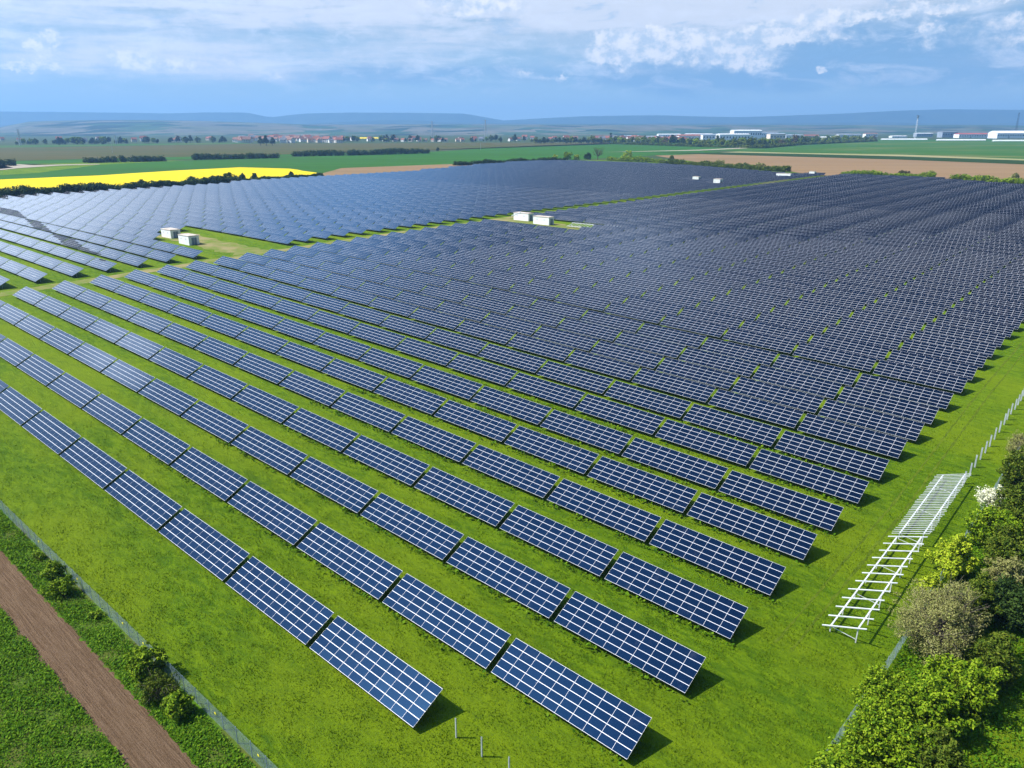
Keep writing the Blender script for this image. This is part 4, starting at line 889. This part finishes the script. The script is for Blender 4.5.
for k in range(46):
    u_ = random.choice([random.uniform(0, 225), random.uniform(318, 600), random.uniform(318, 420)]); sd_ = 'left' if u_ < 230 else 'right'
    house(u_, random.uniform(139.2, 141.4), random.choices(range(5), [4, 2, 2, 1, 2])[0], random.uniform(1.0, 1.7), '%s walled house with %s roof scattered on the plain ' + sd_ + ' of the village', 'houses on the plain ' + sd_ + ' of the village, %s with %s roof')
def hall(u_, v_, Lx, D_, h, wm, rm, lab, gable=2.0, name='warehouse', rz=0.0, winband=True, arch=False):
    h *= 1.55 if h > 6 else 1.0
    o = empty(name, at(u_, v_), rz, lab, 'building', None); m_ = MB()
    m_.box(-Lx/2, Lx/2, 0, D_, -.5, h); m_.build('wall', wm, o)
    m_ = MB(); n_ = 8 if arch else 2; prof = []
    for k in range(n_+1):
        t_ = k/n_; prof.append((t_*(D_+1.2)-.6, h+.05+(math.sin(t_*math.pi) if arch else 1-abs(2*t_-1))*gable))
    V_ = [(sx*(Lx/2+.6), y_, z_+dz_) for sx in (-1, 1) for dz_ in (0, .3) for y_, z_ in prof]; N_ = n_+1
    F_ = []
    for k in range(n_): F_ += [(N_+k, N_+k+1, 3*N_+k+1, 3*N_+k), (k, 2*N_+k, 2*N_+k+1, k+1), (k, k+1, N_+k+1, N_+k), (2*N_+k, 3*N_+k, 3*N_+k+1, 2*N_+k+1)]
    F_ += [(0, N_, 3*N_, 2*N_), (N_-1, 3*N_-1, 4*N_-1, 2*N_-1), tuple(range(N_-1, -1, -1)), tuple(2*N_+k for k in range(N_))]
    m_.add(V_, F_); m_.build('roof', rm, o)
    nwin = int(Lx/9)
    for k in range(min(nwin, 14)):
        x_ = -Lx/2+(k+.5)*Lx/min(nwin, 14); m_ = MB(); m_.box(x_-2.2, x_+2.2, -.12, -.01, h*.45, h*.7); m_.build('window', M_win, o)
    m_ = MB(); m_.box(-Lx*.1-2.5, -Lx*.1+2.5, -.16, -.02, 0, h*.42); m_.build('door', M_grey, o)
for a_ in [(690, 141.2, 70, 40, 10, M_walls[0], M_roofs[0], 'long white hall with red roof left in the estate', 4), (712, 140.6, 60, 40, 11, M_white, M_grey, 'white hall with grey roof behind the olive trees', 3), (735, 141.6, 95, 50, 13, M_white, M_white, 'large white flat hall in the middle of the estate', 2),
           (748, 138.6, 110, 60, 18, M_white, M_white, 'largest raised white hall at the back of the estate', 3), (778, 141.0, 50, 40, 13, M_walls[1], M_grey, 'cream block with dark roof right of the big white halls', 2), (795, 140.6, 60, 40, 10, M_white, M_grey, 'low white hall between trees right of the cream block', 2),
           (832, 139.6, 60, 40, 6, M_white, M_white, 'low white shed at the right end of the tree belt', 2), (655, 140.2, 60, 30, 7, M_white, M_grey, 'pale long hall with grey roof left of the red roofed hall', 2), (632, 139.8, 50, 30, 8, M_grey, M_grey, 'blue grey hall beside the tall narrow tree', 2),
           (950, 138.4, 62, 40, 14, M_grey, M_grey, 'dark grey box shaped hall left of the red roofed one', .8), (974, 138.8, 115, 40, 9, M_white, M_redr, 'white hall with wide dark red roof', 3.5), (900, 138.4, 60, 30, 6, M_white, M_white, 'small white building left of the floodlight mast', 1.5),
           (812, 139.4, 55, 30, 7, M_walls[1], M_roofs[0], 'cream hall with red roof behind the right half of the tree belt', 4), (850, 138.4, 90, 30, 8, M_white, M_grey, 'white hall with grey roof left of the small white building', 2),
           (872, 138.0, 50, 30, 9, M_walls[0], M_roofs[1], 'white block with brown roof just left of the greenhouses', 4), (925, 137.6, 70, 30, 9, M_grey, M_white, 'grey hall with white roof right of the floodlight mast', 2), (670, 138.4, 90, 40, 9, M_white, M_white, 'white hall at the back, left of the red roofed hall', 2),
           (700, 138.0, 110, 40, 9, M_grey, M_white, 'long pale grey hall at the back behind the red roofed hall', 2), (768, 137.6, 90, 40, 12, M_white, M_grey, 'white hall with grey roof right behind the largest hall', 2),
           (1012, 139.3, 110, 60, 12, M_white, M_white, 'tall white arched hall at the right edge', 8)]:
    hall(*a_, arch=(a_[0] == 1012))
# long white polytunnels
for u_, v_, L, lab in [(905, 140.6, 150, 'left one of the long low white greenhouses beside the green field'), (962, 141.4, 150, 'middle one of the long low white greenhouses'), (1018, 142.2, 140, 'right one of the long low white greenhouses')]:
    o = empty('greenhouse', at(u_, v_), R(-3), lab, 'greenhouse', 'long white greenhouses'); m_ = MB(); V_ = []; n_ = 8
    for x_ in (-L/2, L/2):
        for k in range(n_+1): a_ = math.pi*k/n_; V_.append((x_, 5+math.cos(a_)*5, .2+math.sin(a_)*4))
    m_.add(V_, [(k, k+1, n_+2+k, n_+1+k) for k in range(n_)]+[tuple(range(n_, -1, -1)), tuple(n_+1+k for k in range(n_+1))]); m_.build('cover', M_white, o)
    m_ = MB(); m_.box(-L/2-.3, -L/2-.05, 3.5, 6.5, 0, 2.8); m_.build('door', M_grey, o)
# masts and towers
def lattice(name, u_, v_, h, w0, w1, lab, cat, head=None, m_=None):
    m_ = m_ or M_galv; o = empty(name, at(u_, v_), 0.3, lab, cat); mb = MB()
    for sx in (-1, 1):
        for sy in (-1, 1): mb.bar((sx*w0, sy*w0, 0), (sx*w1, sy*w1, h), .45, .45)
    n_ = 10
    for k in range(n_):
        a_, b_ = k/n_, (k+1)/n_; wa, wb = w0+(w1-w0)*a_, w0+(w1-w0)*b_
        for sy in (-1, 1): mb.bar((-wa, sy*wa, h*a_), (wb, sy*wb, h*b_), .3, .3); mb.bar((wa, sy*wa, h*a_), (-wb, sy*wb, h*b_), .3, .3)
    mb.build('lattice', m_, o)
    if head == 'flood':
        m2 = MB(); m2.box(-4.6, 4.6, -.5, .5, h-3, h+7); m2.build('lamp_panel', M_grey, o)
        for r_ in range(4):
            for c_ in range(4):
                m2 = MB(); m2.box(-3.2+c_*1.7, -1.9+c_*1.7, -.9, -.52, h-1.5+r_*1.8, h-.3+r_*1.8); m2.build('floodlight', M_white, o)
    if head == 'arms':
        for z_ in (.72, .84, .96): m2 = MB(); m2.bar((-h*.14, 0, h*z_), (h*.14, 0, h*z_), .5, .5); m2.build('cross_arm', m_, o)
lattice('floodlight_mast', 915, 139.6, 74, 2.0, 1.3, 'tall white floodlight mast with lamp panel behind the green field', 'mast', 'flood', M_white)
lattice('radio_mast', 1015, 138, 96, 3.4, 1.6, 'dark lattice radio mast behind the white arched hall', 'mast', None, M_win)
lattice('pylon', 433, 141, 62, 3.5, .8, 'taller power pylon, left one of the distant pair', 'pylon', 'arms'); lattice('pylon', 486, 141, 66, 3.5, .8, 'power pylon, right one of the distant pair', 'pylon', 'arms')
lattice('pylon', 21, 144.5, 40, 2.5, .8, 'power pylon at the far left above the tree row', 'pylon', 'arms')
lattice('radio_mast', 117, 143.5, 22, 2.5, 1.8, 'short dark tower above the left tree row', 'mast')
# slim poles in the fields
for u_, v_, h_, lab in [(113, 152, 16, 'slim pole in the left fallow field'), (481, 150, 14, 'slim pale pole in the green field'), (641, 145, 14, 'slim pole beside the small white box in front of the belt')]:
    m_ = MB(); m_.tube([(0, 0, 0), (0, 0, h_)], [.35, .2], 6); o = m_.build('pole', M_galv); o.location = at(u_, v_); tag(o, lab, 'pole')
hall(636, 143.6, 12, 8, 6, M_white, M_white, 'small white box building before the tree belt', 1, 'hut')
